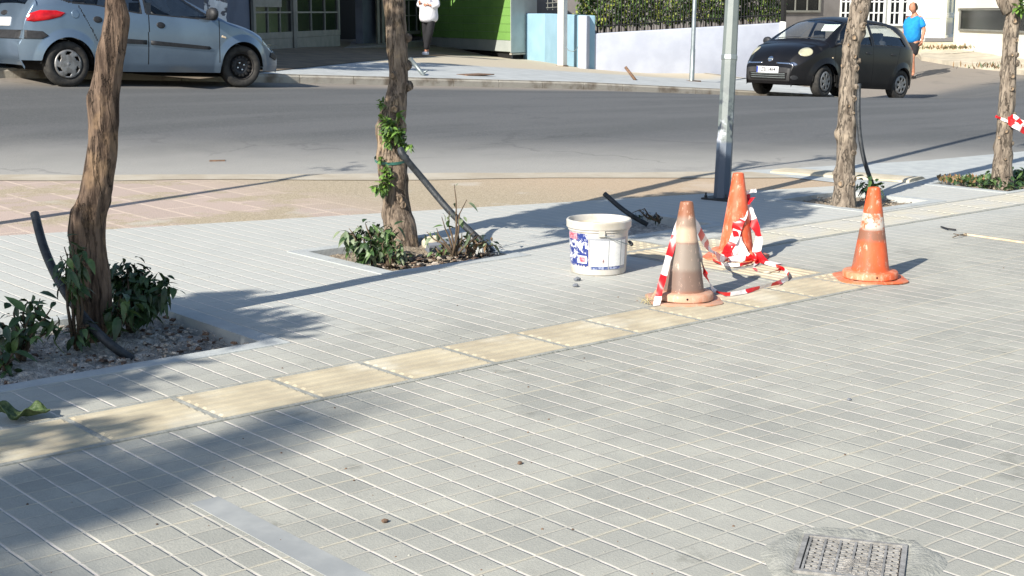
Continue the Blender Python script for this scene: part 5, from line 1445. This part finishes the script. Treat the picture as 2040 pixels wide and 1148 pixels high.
# long thin shadow across the bay: a leaning bare pole-like trunk left of the picture
a, b = G(-30, 447), GR(600, 350)
def lit(p, z): return Vector((p.x, p.y, p.z))+L*((z-p.z)/L.z)
tb = lit(a, .7) 
t_ = empty('street_tree', (0, 0, 0), 'slender leaning tree standing outside the left edge of the photo, by the parking bay', 'tree')
q0, q1, q2 = lit(G(-60, 452), .9), lit(G(300, 398), 2.2), lit(GR(620, 349), 3.3)
foot = Vector((q0.x-.25, q0.y-.1, 0)); t_.location = foot
mb = MB(); mb.tube([foot-Vector((0, 0, .1)), q0, lerp(q0, q1, .5), q1, lerp(q1, q2, .5), q2], [.075, .062, .056, .05, .042, .03], 12); wparent(mb.build('trunk', M['bark_brown'], smooth=True), t_)
r_ = random.Random(8); mb = MB()
for _ in range(30): leaf(mb, q2+rv(r_)*.35*r_.random()+Vector((0, 0, .3)), rv(r_), rv(r_), .09, .045, .3, 0)
wparent(mb.build('crown', [M['leaf_dark']]), t_)

# ---------------------------------------------------------------- bushes and seedlings in the pits
def bush(px, py, dp, label, stems, seed, mts, lsz, n=6, name='bush', cat='bush'):
    b = G(px, py) if dp is None else P(px, py, dp); r_ = random.Random(seed)
    e = empty(name, b, label, cat); st = MB(); lf = MB()
    for (tx, ty, dd) in stems:
        q = P(tx, ty, depth(b)+dd); pts = [b+rv(r_)*.02, lerp(b, q, .35)+rv(r_)*.02+Vector((0, 0, .02)), lerp(b, q, .7)+rv(r_)*.02+Vector((0, 0, .02)), q]
        st.tube(pts, [.007, .006, .004, .002], 6)
        for k in range(int(n*1.6)):
            t_ = .40+.65*(k+r_.random())/(n*1.6); c = lerp(pts[1], q, min(1, t_))+rv(r_)*lsz*.45
            d_ = rv(r_); d_.z = d_.z*.5-.15
            leaf(lf, c, d_, Vector((0, 0, 1))+rv(r_)*.5, lsz*r_.uniform(.45, 1.15), lsz*r_.uniform(.26, .48), r_.uniform(.3, 1.3), r_.randrange(len(mts)), .2)
    wparent(st.build('stems', M['twig'], smooth=True), e); wparent(lf.build('leaves', [M[q] for q in mts]), e); return e
dk = ['leaf_dark', 'leaf_dark', 'leaf_mid']
bush(45, 712, None, 'drooping dark bush at the far left of the shaded pit', [(5, 650, 0), (30, 612, 0), (55, 600, .05), (80, 595, 0), (105, 610, -.05), (118, 640, 0), (60, 630, -.05), (90, 640, 0), (20, 660, -.1), (-20, 640, 0), (70, 655, -.1), (40, 640, .05)], 1, dk, .075, 6)
bush(8, 735, None, 'small dark seedling low at the left edge', [(2, 712, 0), (30, 705, 0), (-15, 700, 0), (20, 722, -.05)], 2, dk, .07, 4)
bush(262, 655, None, 'round dark glossy bush right of the shaded brown trunk', [(225, 530, .1), (245, 520, .1), (268, 525, .1), (290, 535, .05), (310, 550, .05), (325, 560, .0), (335, 575, .0), (300, 575, 0), (280, 560, 0), (255, 555, 0), (240, 575, 0), (265, 590, 0), (290, 600, 0), (235, 545, .1), (315, 590, 0), (300, 615, 0), (272, 545, .12), (226, 560, .15), (250, 600, .1), (235, 600, .05), (225, 575, .1), (285, 585, -.05), (318, 572, .05), (230, 620, 0)], 3, ['leaf_dark'], .066, 14)
bush(238, 668, None, 'paler seedling leaning on the right foot of the shaded trunk', [(225, 610, -.1), (240, 590, -.1), (258, 598, -.1), (232, 632, -.15), (250, 625, -.15)], 4, ['leaf_mid', 'leaf_dark'], .085, 5)
bush(150, 690, None, 'tall thin sucker climbing the left side of the shaded trunk', [(128, 492, .0), (140, 480, -.05), (152, 488, -.08), (165, 500, -.1), (135, 505, 0), (120, 510, 0), (148, 560, -.1), (150, 520, -.1)], 5, dk, .07, 5)
bush(165, 690, None, 'low leafy sprig in front of the shaded trunk', [(155, 655, -.05), (170, 648, -.05), (178, 665, -.05), (150, 672, -.05)], 6, dk, .05, 5)
bush(742, 520, None, 'leafy green bush left of the rough cracked trunk', [(685, 465, 0), (695, 455, 0), (712, 450, .05), (728, 445, .05), (745, 450, .05), (760, 455, 0), (775, 450, 0), (790, 455, -.05), (700, 480, -.05), (720, 475, -.05), (740, 480, -.1), (760, 485, -.1), (715, 500, -.05), (735, 505, -.1), (770, 500, -.1), (700, 505, 0), (752, 468, -.1), (780, 480, -.15), (725, 490, -.1)], 7, ['leaf_mid', 'leaf_dark', 'leaf_dark', 'leaf_grey'], .07, 8)
bush(775, 528, None, 'grey-leaved low bush in front of the rough cracked trunk', [(765, 480, 0), (780, 472, 0), (795, 485, 0), (800, 500, 0), (775, 500, -.05), (790, 510, -.05), (810, 505, 0), (760, 505, 0)], 8, ['leaf_grey', 'leaf_mid'], .055, 7)
bush(903, 515, None, 'thin pale seedling with sparse leaves in front of the black pipe', [(905, 368, 0), (895, 420, 0), (930, 398, 0), (880, 432, 0), (915, 425, 0), (870, 455, 0), (945, 462, 0), (968, 470, 0), (920, 465, 0), (850, 462, 0)], 9, ['leaf_grey', 'leaf_mid'], .055, 2, 'seedling', 'seedling')
bush(883, 512, None, 'small green seedling beside the pale stone', [(875, 490, 0), (885, 480, 0), (895, 495, 0), (868, 500, 0)], 10, ['leaf_mid', 'leaf_grey'], .045, 4, 'seedling', 'seedling')
bush(935, 508, None, 'low twiggy plant at the foot of the black pipe', [(920, 478, 0), (935, 472, 0), (950, 475, 0), (965, 485, 0), (975, 478, 0), (990, 488, 0), (945, 490, 0)], 11, ['leaf_grey', 'leaf_dark', 'leaf_dry'], .045, 5)
bush(1742, 402, None, 'small green plant behind the right-hand cone, at the knotty trunk', [(1725, 352, 0), (1740, 358, 0), (1752, 368, 0), (1722, 378, -.1), (1735, 380, -.1), (1715, 365, 0), (1748, 378, 0), (1728, 362, 0)], 12, ['leaf_mid', 'leaf_dark'], .075, 6)
bush(1310, 442, None, 'dark weed at the foot of the short black pipe behind the bucket', [(1260, 424, 0), (1275, 420, 0), (1290, 426, 0), (1305, 430, 0), (1318, 434, 0)], 13, ['leaf_dark', 'trim_black'], .035, 6)
r_ = random.Random(77); mb = MB()
for _ in range(900):
    x, y = r_.uniform(8.1, 9.5), r_.uniform(1.66, 2.2)
    if x < 8.3 and r_.random() < .7: continue
    leaf(mb, Vector((x, y, -.02+r_.random()*.07)), rv(r_)+Vector((0, 0, .5)), Vector((0, 0, 1)), .055, .03, .4, r_.randrange(2))
tag(mb.build('ground_cover', [M['leaf_mid'], M['leaf_dark']]), 'green ground cover round the foot of the pale trunk at the right edge', None, None, 'stuff')
r_ = random.Random(78); mb = MB()
for _ in range(160):
    q = G(r_.uniform(1870, 1975), r_.uniform(356, 366)); leaf(mb, q, rv(r_)*.6+Vector((0, 0, .8)), rv(r_), .05, .02, .3, r_.randrange(2))
tag(mb.build('weeds', [M['leaf_mid'], M['leaf_dry']]), 'sparse weeds along the pavement joint left of the pale trunk', None, None, 'stuff')
# stone
c = P(862, 489, d2-.0); c = G(862, 497); mb = MB(); rows = []
for i in range(9):
    ph = pi*i/8; rows.append([c+Vector((.075*sin(ph)*cos(a), .05*sin(ph)*sin(a), .035+.045*cos(ph)))*(1)+rv(r_)*.004 for a in [2*pi*k/12 for k in range(12)]])
mb.grid(rows, 0, True); o = mb.build('stone', M['concrete_pale'], loc=c); autosmooth(o, 30); tag(o, 'pale tan stone beside the foot of the rough cracked trunk', 'stone')
c = G(885, 498); mb = MB(); mb.box((-.11, -.06, 0), (.11, .06, .05), M4=Matrix.Translation(c)@Matrix.Rotation(radians(-20), 4, 'Z')@Matrix.Rotation(radians(8), 4, 'X'))
mat('slab_grey', (120, 124, 132), (100, 104, 110), 9, .9); o = mb.build('broken_slab', M['slab_grey'], loc=c); tag(o, 'grey broken slab piece right of the pale tan stone', 'slab')

# ---------------------------------------------------------------- irrigation pipes
def pipe(pts, rad, label, corr=False, dk=0):
    pts = catmull([tuple(p) for p in pts], 12); mb = MB(); mb.tube(pts, rad, 12, cap=False)
    e = pts[-1]; o = mb.build('irrigation_pipe', M['hose'], smooth=True, loc=pts[0]); md = o.modifiers.new('s', 'SOLIDIFY'); md.thickness = .004; bake(o)
    return tag(o, label, 'pipe', 'black irrigation pipes sticking out of the tree pits')
D = d1
b = G(262, 716, -.05)
pipe([b, P(215, 682, depth(b)-.03), P(165, 630, depth(b)+.02), P(120, 565, depth(b)+.1), P(88, 495, depth(b)+.2), P(69, 426, depth(b)+.3)], .0195, 'bent black pipe crossing in front of the shaded brown trunk')
b = G(990, 512, -.03)
pipe([b, P(955, 478, depth(b)+.02), P(900, 425, depth(b)+.05), P(845, 360, depth(b)+.08), P(805, 312, depth(b)+.02), P(797, 296, depth(b)+.03)], .0195, 'long ribbed black pipe leaning on the trunk with the green tie')
b = G(1290, 448, -.03)
pipe([b, P(1262, 432, depth(b)), P(1235, 413, depth(b)+.05), P(1204, 386, depth(b)+.1)], .0165, 'short straight black pipe behind the white bucket')
b = G(1748, 398, -.02)
pipe([b, P(1738, 368, depth(b)), P(1722, 320, depth(b)), P(1713, 270, depth(b)), P(1710, 220, depth(b)), P(1711, 167, depth(b))], .0165, 'tall grey-black pipe standing right of the knotty trunk')

# ---------------------------------------------------------------- traffic cones
def cone_mat(name, body, band, bandcol, dirt, dirtcol, fade, wear=.48):
    mm = bpy.data.materials.new(name); t = NT(mm); sp = t.n('SeparateXYZ'); t.t.links.new(t.co(), sp.inputs[0]); z = t.m('ADD', sp.outputs[2], t.m('MULTIPLY', t.m('SUBTRACT', t.noise(20), .5), .008))
    c = t.mix(t.ramp(t.noise(6, detail=5), .35, .7), lin(body), lin(fade))
    if band:
        bc = t.mix(t.ramp(t.noise(14, detail=5, rough=.7), wear, wear+.08), lin(bandcol), lin((176, 104, 70)))
        f = t.m('MULTIPLY', t.ramp(z, band[0]-.002, band[0]+.002), t.ramp(z, band[1]-.002, band[1]+.002, 1, 0)); c = t.mix(f, c, bc)
    mp = t.n('Mapping'); mp.inputs['Scale'].default_value = (1, 1, .45); t.t.links.new(t.co(), mp.inputs[0])
    for (z0, z1, amt, col) in dirt:
        f = t.m('MULTIPLY', t.m('MULTIPLY', t.ramp(z, z0, z0+.03), t.ramp(z, z1-.03, z1, 1, 0)), t.ramp(t.noise(9, mp.outputs[0], 6, .75), .62-amt*.5, .80-amt*.45)); c = t.mix(f, c, lin(col))
    scr = t.ramp(t.noise(34, mp.outputs[0], 5, .8), .56, .66, 0, .6); c = t.mix(scr, c, lin((226, 190, 170)))
    t.bump(t.noise(30, detail=5), .25, .006); t.fin(c, .55, 0, .3); return mm
def cone(loc, label, mt, mtb, rz, tilt, hole=True, h=.475):
    e = empty('traffic_cone', loc, label, 'traffic cone', 'worn orange traffic cones on the paving', rz)
    e.rotation_euler = (tilt[0], tilt[1], rz)
    mb = MB(); n = 48
    prof = [(.100, .046), (.097, .052), (.094, .060), (.031, h-.006), (.029, h-.001), (.024, h), (.019, h-.004), (.017, h-.05), (.083, .05)]
    rows = []
    for r_, z in prof: rows.append([Vector((r_*(1+.02*noise.noise((cos(a), sin(a), z*6)))*cos(a), r_*(1+.02*noise.noise((cos(a), sin(a), z*6+3)))*sin(a), z)) for a in [2*pi*k/n for k in range(n)]])
    mb.grid(rows, 0, True); autosmooth(mb.build('cone_body', mt, e), 40)
    mb = MB(); mb.lathe([(.135, .010), (.140, .014), (.140, .040), (.134, .047), (.098, .050)], 48); autosmooth(mb.build('collar', mtb, e), 50)
    # thin warped square foot with clipped corners
    mb = MB(); rows = []; N = 48; H_ = .175
    def rim(k, s, dz):
        a = 2*pi*k/N; q = 1/(abs(cos(a))**5+abs(sin(a))**5)**(1/5); q = min(q, 1.17); x, y = H_*s*q*cos(a), H_*s*q*sin(a)
        return Vector((x, y, dz+.010*max(0, noise.noise((x*9+rz, y*9, 4)))*(s > .9)))
    rows = [[rim(k, .7, .009) for k in range(N)], [rim(k, .97, .011) for k in range(N)], [rim(k, 1, .008) for k in range(N)], [rim(k, .99, .001) for k in range(N)], [rim(k, .5, .001) for k in range(N)]]
    mb.grid(rows, 0, True); autosmooth(mb.build('foot', mtb, e), 50)
    if hole:
        mb = MB(); a = -rz+radians(229.6); mb.lathe([(0, .1415), (.005, .1412), (.0055, .138)], 10, Matrix.Rotation(a, 4, 'Z')@Matrix.Translation((0, 0, .03))@Matrix.Rotation(radians(90), 4, 'Y')); mb.build('collar_hole', M['dark_void'], e)
    return e
O_ = (226, 98, 44)
m_foot = cone_mat('cone_foot_orange', (196, 92, 54), None, None, [(-.1, .2, .4, (208, 140, 108))], None, (208, 122, 84))
m1 = cone_mat('cone_brown_grey', (136, 90, 68), (.285, .365), (186, 158, 136), [(.04, .24, .9, (118, 98, 88)), (.14, .30, 1.25, (134, 122, 112)), (.34, .42, 1.0, (140, 120, 106))], None, (150, 104, 80), wear=.72)
m_foot1 = cone_mat('cone_foot_dull', (190, 110, 74), None, None, [(-.1, .2, .7, (190, 150, 126))], None, (180, 128, 100))
m2 = cone_mat('cone_orange_plain', (204, 84, 50), None, None, [(.05, .35, .35, (230, 150, 120))], None, (206, 112, 80))
m3 = cone_mat('cone_orange_band', (196, 84, 46), (.258, .345), (186, 178, 168), [(.19, .28, .7, (132, 92, 74)), (.05, .2, .4, (150, 96, 76)), (.34, .37, .6, (120, 88, 72))], None, (196, 100, 62))
C1, C2, C3 = G(1362, 599), G(1466, 513), G(1733, 556)
cone(C1, 'brown grey-stained cone with tape hanging down it, nearest the bucket on the yellow strip', m1, m_foot1, radians(52), (radians(.6), radians(1.2)))
cone(C2, 'plain orange cone wrapped in red and white tape, behind the other two', m2, m_foot, radians(30), (0, 0), False)
cone(C3, 'orange cone with a dirty white band, the right-hand one', m3, m_foot, radians(50), (0, radians(.4)))

# ---------------------------------------------------------------- barrier tape
mm = bpy.data.materials.new('tape_red'); t = NT(mm); t.fin(t.mix(t.ramp(t.noise(30), .4, .6), lin((206, 34, 38)), lin((186, 24, 30))), .35); M['tape_red'] = mm
mat('tape_white', (236, 228, 226), (222, 212, 210), 20, .4)
def tape(runs, label, name='barrier_tape', seedv=1):
    mb = MB(); r_ = random.Random(seedv)
    for (pts, wd, up0, per) in runs:
        pts = catmull([tuple(p) for p in pts], 14); s = 0; prev = None; ph = r_.random()
        for i, p in enumerate(pts):
            d_ = (pts[min(i+1, len(pts)-1)]-pts[max(0, i-1)]).normalized()
            up = Vector(up0) if not callable(up0) else up0(i/len(pts))
            n_ = up-d_*up.dot(d_)
            if n_.length < .1: n_ = d_.orthogonal()
            n_.normalize(); q = d_.cross(n_)
            tw = .45*sin(i*.19+ph*6)+.35*noise.noise((i*.15, ph*9, 1))
            n2 = n_*cos(tw)+q*sin(tw); a = p-n2*wd/2; b = p+n2*wd/2; m_ = p+q*wd*.18*sin(i*.4+ph*3)
            if p.z < .08:
                for v in (a, b, m_):
                    v.z = max(v.z, .012)
            if prev:
                s += (p-prev[2]).length; mi = int(s/per+ph) % 2
                mb.f.append([mb.vv(x) for x in (prev[0], prev[1], m_, a)]); mb.mi.append(mi)
                mi2 = mi
                mb.f.append([mb.vv(x) for x in (prev[1], prev[3], b, m_)]); mb.mi.append(mi2)
            prev = (a, m_, p, b)
    o = mb.build(name, [M['tape_red'], M['tape_white']], smooth=True)
    return o
dc1, dc2 = depth(C1), depth(C2)
TO = -FW
Z_ = (0, 0, 1)
def g3(px, py, h=.02): return G(px, py, h)
HR = tuple(RT)
runs = [
 ([P(1380, 411, dc1-.02), P(1366, 416, dc1-.04), P(1352, 448, dc1-.06), P(1338, 492, dc1-.08), P(1326, 535, dc1-.11), P(1314, 580, dc1-.14), P(1307, 612, dc1-.17)], 0.033, HR, 0.102),
 ([P(1384, 436, dc1-.01), P(1398, 470, dc1+.15), P(1418, 500, dc1+.5), P(1438, 516, dc1+.85), P(1456, 522, dc2-.16), P(1480, 522, dc2-.17), P(1503, 518, dc2-.16)], 0.041, Z_, 0.108),
 ([P(1384, 474, dc1-.02), P(1396, 515, dc1-.0), P(1408, 552, dc1+.0), g3(1424, 580), g3(1450, 587), g3(1490, 580), g3(1528, 570), g3(1556, 562), g3(1570, 550), g3(1560, 536), g3(1538, 528), g3(1515, 520), P(1500, 500, dc2-.14)], 0.024, Z_, 0.114),
 ([P(1500, 396, dc2-.03), P(1484, 402, dc2-.08), P(1478, 430, dc2-.10), P(1468, 455, dc2-.12), P(1474, 490, dc2-.14), P(1488, 520, dc2-.17)], 0.057, HR, 0.108),
 ([P(1486, 388, dc2-.02), P(1490, 412, dc2-.05), P(1500, 440, dc2-.06), P(1512, 475, dc2-.10), P(1508, 505, dc2-.14), P(1530, 527, dc2-.2), P(1552, 536, dc2-.28)], 0.048, HR, 0.102),
 ([P(1442, 508, dc2-.16), P(1462, 500, dc2-.16), P(1480, 505, dc2-.17), P(1500, 525, dc2-.18), P(1480, 518, dc2-.19), P(1452, 522, dc2-.19)], 0.053, Z_, 0.096),
 ([P(1476, 388, dc2-.045), P(1488, 384, dc2-.06), P(1496, 381, dc2-.05), P(1507, 380, dc2-.03)], 0.021, Z_, 0.084),
 ([P(1470, 452, dc2-.12), P(1462, 478, dc2-.14), P(1448, 500, dc2-.16), P(1440, 516, dc2-.16)], 0.048, HR, 0.084),
 ([P(1512, 520, dc2-.2), P(1502, 540, dc2-.35), P(1512, 550, dc2-.5), P(1545, 545, dc2-.5), P(1562, 538, dc2-.4)], 0.043, Z_, 0.108),
 ([g3(1420, 520, .015), g3(1440, 528, .015), g3(1470, 530, .015), g3(1500, 524, .015)], 0.030, Z_, 0.120),
]
o = tape(runs, ''); o2 = o
loc = C2.copy()
for v in o.data.vertices: v.co -= loc
o.location = loc
tag(o, 'red and white barrier tape tangled between the brown cone and the plain orange cone', 'barrier tape')
c, r0 = min(pts4, key=lambda q: (q[0]-P(2003, 238, d4)).length)
ring = [c+Vector((cos(a), sin(a), 0))*(r0*1.08+.01)+Vector((0, 0, .03*cos(a-2.2))) for a in [2*pi*k/10 for k in range(11)]]
runs = [(ring, .022, Z_, .09), ([P(2008, 240, d4-.1), P(2020, 240, d4-.12), P(2034, 246, d4-.12), P(2060, 262, d4-.05), P(2100, 290, d4)], .06, Z_, .09), ([P(2010, 242, d4-.1), P(2026, 252, d4-.14), P(2044, 262, d4-.1), P(2070, 270, d4)], .05, Z_, .08), ([P(2012, 240, d4-.1), P(2018, 232, d4-.12), P(2026, 236, d4-.14), P(2038, 250, d4-.12)], .03, Z_, .05)]
o = tape(runs, '', seedv=4)
for v in o.data.vertices: v.co -= c
o.location = c
tag(o, 'red and white tape knotted round the pale trunk at the right edge', 'barrier tape')

# ---------------------------------------------------------------- paint bucket
B = G(1192, 541); BR, TRd, BH = .145, .162, .285
bk = empty('paint_bucket', B, 'white plastic paint bucket with a torn blue label and wire handle', 'bucket')
mat('bucket_plastic', (188, 184, 177), (168, 161, 146), 7, .45, lo=.45, hi=.75)
mb = MB(); mb.lathe([(0, .004), (BR-.012, .004), (BR-.006, 0), (BR, .006), (BR+.001, .02), (TRd-.006, BH-.055), (TRd, BH-.055), (TRd+.001, BH-.048), (TRd, BH-.046), (TRd+.004, BH-.044), (TRd+.009, BH-.040), (TRd+.010, BH-.006), (TRd+.006, BH), (TRd-.001, BH), (TRd-.006, BH-.01), (BR-.008, .02), (0, .018)], 64)
o = mb.build('shell', M['bucket_plastic'], bk); autosmooth(o, 35)
def cyl(a, z, off=.0012): rr = lerp(BR+.001, TRd-.006, (z-.02)/(BH-.075))+off; return Vector((rr*cos(a), rr*sin(a), z))
AV = math.atan2(CAM.y-B.y, CAM.x-B.x)      # angle that faces the camera
def band(name, a0, a1, z0, z1, mt, off=.0012, ragged=0, par=bk):
    mb = MB(); rows = []
    for i in range(9):
        row = []
        for k in range(25):
            a = lerp(a0, a1, k/24); z = lerp(z0, z1, i/8); p = cyl(a, z, off)
            if ragged and i == 0: z += ragged*abs(noise.noise((a*14, 1, 2))); p = cyl(a, z, off)
            row.append(p)
        rows.append(row)
    mb.grid(rows); return mb.build(name, mt, par, True)
# angles: screen right is the decreasing-side; a = AV + t, t>0 appears to the right
mm = bpy.data.materials.new('label_blue'); t = NT(mm); M['label_blue'] = mm
c = t.mix(t.ramp(t.noise(26, detail=6, rough=.8), .50, .56), lin((34, 52, 120)), lin((214, 214, 220))); t.fin(c, .5)
mm = bpy.data.materials.new('label_print'); t = NT(mm); M['label_print'] = mm
sp = t.n('SeparateXYZ'); t.t.links.new(t.co(), sp.inputs[0])
ln_ = t.ramp(t.m('SINE', t.m('MULTIPLY', sp.outputs[2], 1200)), .2, .6); nn = t.ramp(t.noise(70, detail=3), .45, .6)
c = t.mix(t.m('MULTIPLY', t.m('MULTIPLY', ln_, nn), .35), lin((232, 232, 228)), lin((150, 156, 160))); t.fin(c, .5)
mat('label_grey', (160, 162, 168), (146, 150, 158), 14, .5); mat('label_red', (190, 60, 80), (214, 150, 160), 60, .5); mat('label_navy', (66, 82, 130), (150, 158, 186), 60, .5, lo=.45, hi=.6)
lb = band('label', AV-1.45, AV-.36, .045, .222, M['label_blue'], .0012, .03)
band('label_red_patch', AV-1.35, AV-.80, .188, .220, M['label_red'], .0024, par=lb)
mb = MB()
def onlab(x, y, a0, z0, off=.003): return cyl(a0+x/TRd, z0+y, off)
add_text(mb, 'ACRYL', .050, lambda x, y: onlab(x*1.15, y, AV-.86, .160))
mb.build('label_text', M['plate_white'], lb)
band('label_white_patch', AV-.78, AV-.42, .065, .105, M['plate_white'], .0026, par=lb)
band('label_picture', AV-.72, AV-.48, .072, .098, M['label_red'], .0036, par=lb)
l2 = band('label', AV-.33, AV+1.15, .035, .200, M['label_grey'], .0012)
for a0, a1 in ((-.28, .34), (.38, .84), (.87, 1.1)): band('label_text_panel', AV+a0, AV+a1, .052, .188, M['label_print'], .0024, par=l2)
for a0, a1 in ((-.25, .34), (.38, .84)): band('label_navy_strip', AV+a0, AV+a1, .036, .051, M['label_navy'], .0026, par=l2)
mb = MB(); ct = (AV+.17, .080); tri = [(-.011, -.009), (.011, -.009), (0, .012)]
for k in range(3):
    a, b = Vector(tri[k-1]), Vector(tri[k]); mb.tube([onlab(a.x, a.y, ct[0], ct[1], .0036), onlab(b.x, b.y, ct[0], ct[1], .0036)], .0011, 5)
mb.build('warning_symbol', M['label_red'], l2)
mb = MB(); mb.box((-.0012, -.0012, -.005), (.0012, .0012, .005), M4=Matrix.Translation(onlab(0, -.001, ct[0], ct[1], .0042))); mb.build('warning_mark', M['ink'], l2)
band('rim_print', AV+.10, AV+.55, .212, .216, M['label_grey'], .0016)
ha = AV+.10
for a in (ha, ha+pi):
    mb = MB(); p = cyl(a, BH-.062, .006); mb.box((-.014, -.016, -.012), (.006, .016, .022), M4=Matrix.Translation(p)@Matrix.Rotation(a, 4, 'Z')); mb.build('handle_lug', M['bucket_plastic'], bk)
p0, p1 = cyl(ha, BH-.062, .012), cyl(ha+pi, BH-.062, .012); mid = (p0+p1)/2; side = Vector((cos(ha+pi/2), sin(ha+pi/2), 0)); pts = []
for k in range(25):
    a = pi*k/24; pts.append(mid+(p0-mid)*cos(a)+side*sin(a)*.175+Vector((0, 0, -.075*sin(a))))
mb = MB(); mb.tube(pts, .0022, 6); h_ = mb.build('wire_handle', M['galvanised'], bk, True)
mb = MB(); mb.tube(pts[10:15], .009, 10); mb.build('grip', M['trim_black'], h_, True)
mat('bucket_inside', (214, 204, 184), (190, 178, 156), 12, .9)
mb = MB(); mb.lathe([(0, .03), (BR-.012, .032), (TRd-.010, BH-.03)], 48); mb.build('dried_residue', M['bucket_inside'], bk, True)
# crumbs of mortar before the bucket
r_ = random.Random(5)
for (px, py, s, lb_) in ((1150, 560, .016, 'small grey crumb on the paving left of the bucket foot'), (1147, 572, .013, 'flat grey crumb just below the larger one near the bucket'), (767, 1041, .008, 'dark pebble on the bright paving near the bottom'), (1036, 925, .007, 'tiny dark pebble on the paving in the middle foreground'), (1692, 798, .007, 'reddish crumb on the paving at the right')):
    c = G(px, py); mb = MB(); mb.grid([[c+Vector((s*1.4*sin(ph)*cos(a), s*sin(ph)*sin(a), s*.6+s*.7*cos(ph)))+rv(r_)*s*.18 for a in [2*pi*k/8 for k in range(8)]] for ph in [pi*i/5 for i in range(6)]], 0, True)
    tag(mb.build('pebble', M['slab_grey'] if px > 1100 else M['bark_chip'], loc=c), lb_, 'pebble')
# curled leaf at the left
c = G(50, 836); mb = MB(); rows = []
for i in range(23):
    row = []
    for j in range(15):
        u, v = i/22*2-1, j/14*2-1; wv = (1-abs(u)**2.2)*.5+.06
        x, y = u*.085, v*wv*.075; z = .012+.018*abs(v)*(1+sin(u*5))+.022*max(0, u-.1)+.014*noise.noise((u*3, v*3, 2))+.02*max(0, -u-.3)
        p = RT*x+Vector((-RT.y, RT.x, 0))*y*1.3; p.z = max(.003, z); row.append(c+p)
    rows.append(row)
mb.grid(rows); mm = mat('leaf_fallen', (52, 72, 34), (88, 104, 62), 40, .6, bump=.8, bscale=60)
o = mb.build('fallen_leaf', mm, smooth=True, loc=c); md = o.modifiers.new('s', 'SOLIDIFY'); md.thickness = .0015; bake(o); tag(o, 'large curled dark green leaf lying beside the yellow strip at the left edge', 'leaf')
# lath and black scraps at the right
a, b = G(1921, 468), G(2075, 490); mb = MB(); d_ = (b-a).normalized(); mb.box((0, -.009, .001), ((b-a).length, .009, .010), M4=Matrix.Translation(a)@d_.to_track_quat('X', 'Z').to_matrix().to_4x4()); o = mb.build('wooden_lath', M['wood_pale'], loc=a); tag(o, 'long pale wooden lath lying on the paving at the right edge', 'lath')
mb = MB(); mb.tube([G(1875, 452, .01), G(1888, 456, .012), G(1905, 458, .008)], .006, 6); tag(mb.build('black_scrap', M['trim_black'], loc=G(1888, 456)), 'thin bent black scrap lying just beyond the lath', 'scrap')
mb = MB(); mb.tube([G(1898, 473, .01), G(1912, 468, .02), G(1925, 466, .01)], .003, 5); mb.tube([G(1900, 466, .01), G(1915, 469, .015), G(1925, 470, .008)], .003, 5); tag(mb.build('twig', M['twig'], loc=G(1912, 468)), 'forked dry twig at the end of the lath', 'twig')
# dry grass tuft by the brown cone
r_ = random.Random(4); mb = MB(); c = G(1292, 606)
for _ in range(22): 
    d_ = Vector((r_.uniform(-.5, .5), r_.uniform(-.5, .5), .9)); leaf(mb, c+Vector((r_.uniform(-.03, .03), r_.uniform(-.03, .03), 0)), d_, rv(r_), r_.uniform(.035, .06), .004, .9, 0)
mat('grass_dry', (176, 164, 122), None, rough=.8)
tag(mb.build('grass_tuft', [M['grass_dry']], loc=c), 'small dry yellow grass tuft at the left foot of the brown cone', 'grass tuft')
# loose brick bit on the road edge
c = GR(433, 321); mb = MB(); mb.box((-.07, -.03, 0), (.07, .03, .008), M4=Matrix.Translation(c)@Matrix.Rotation(radians(-30), 4, 'Z')); tag(mb.build('brick_shard', M['rust'], loc=c), 'flat reddish shard on the near side of the road', 'shard')
# dark metal plate strip in the paving
a, b = G(455, 985), G(700, 1148)
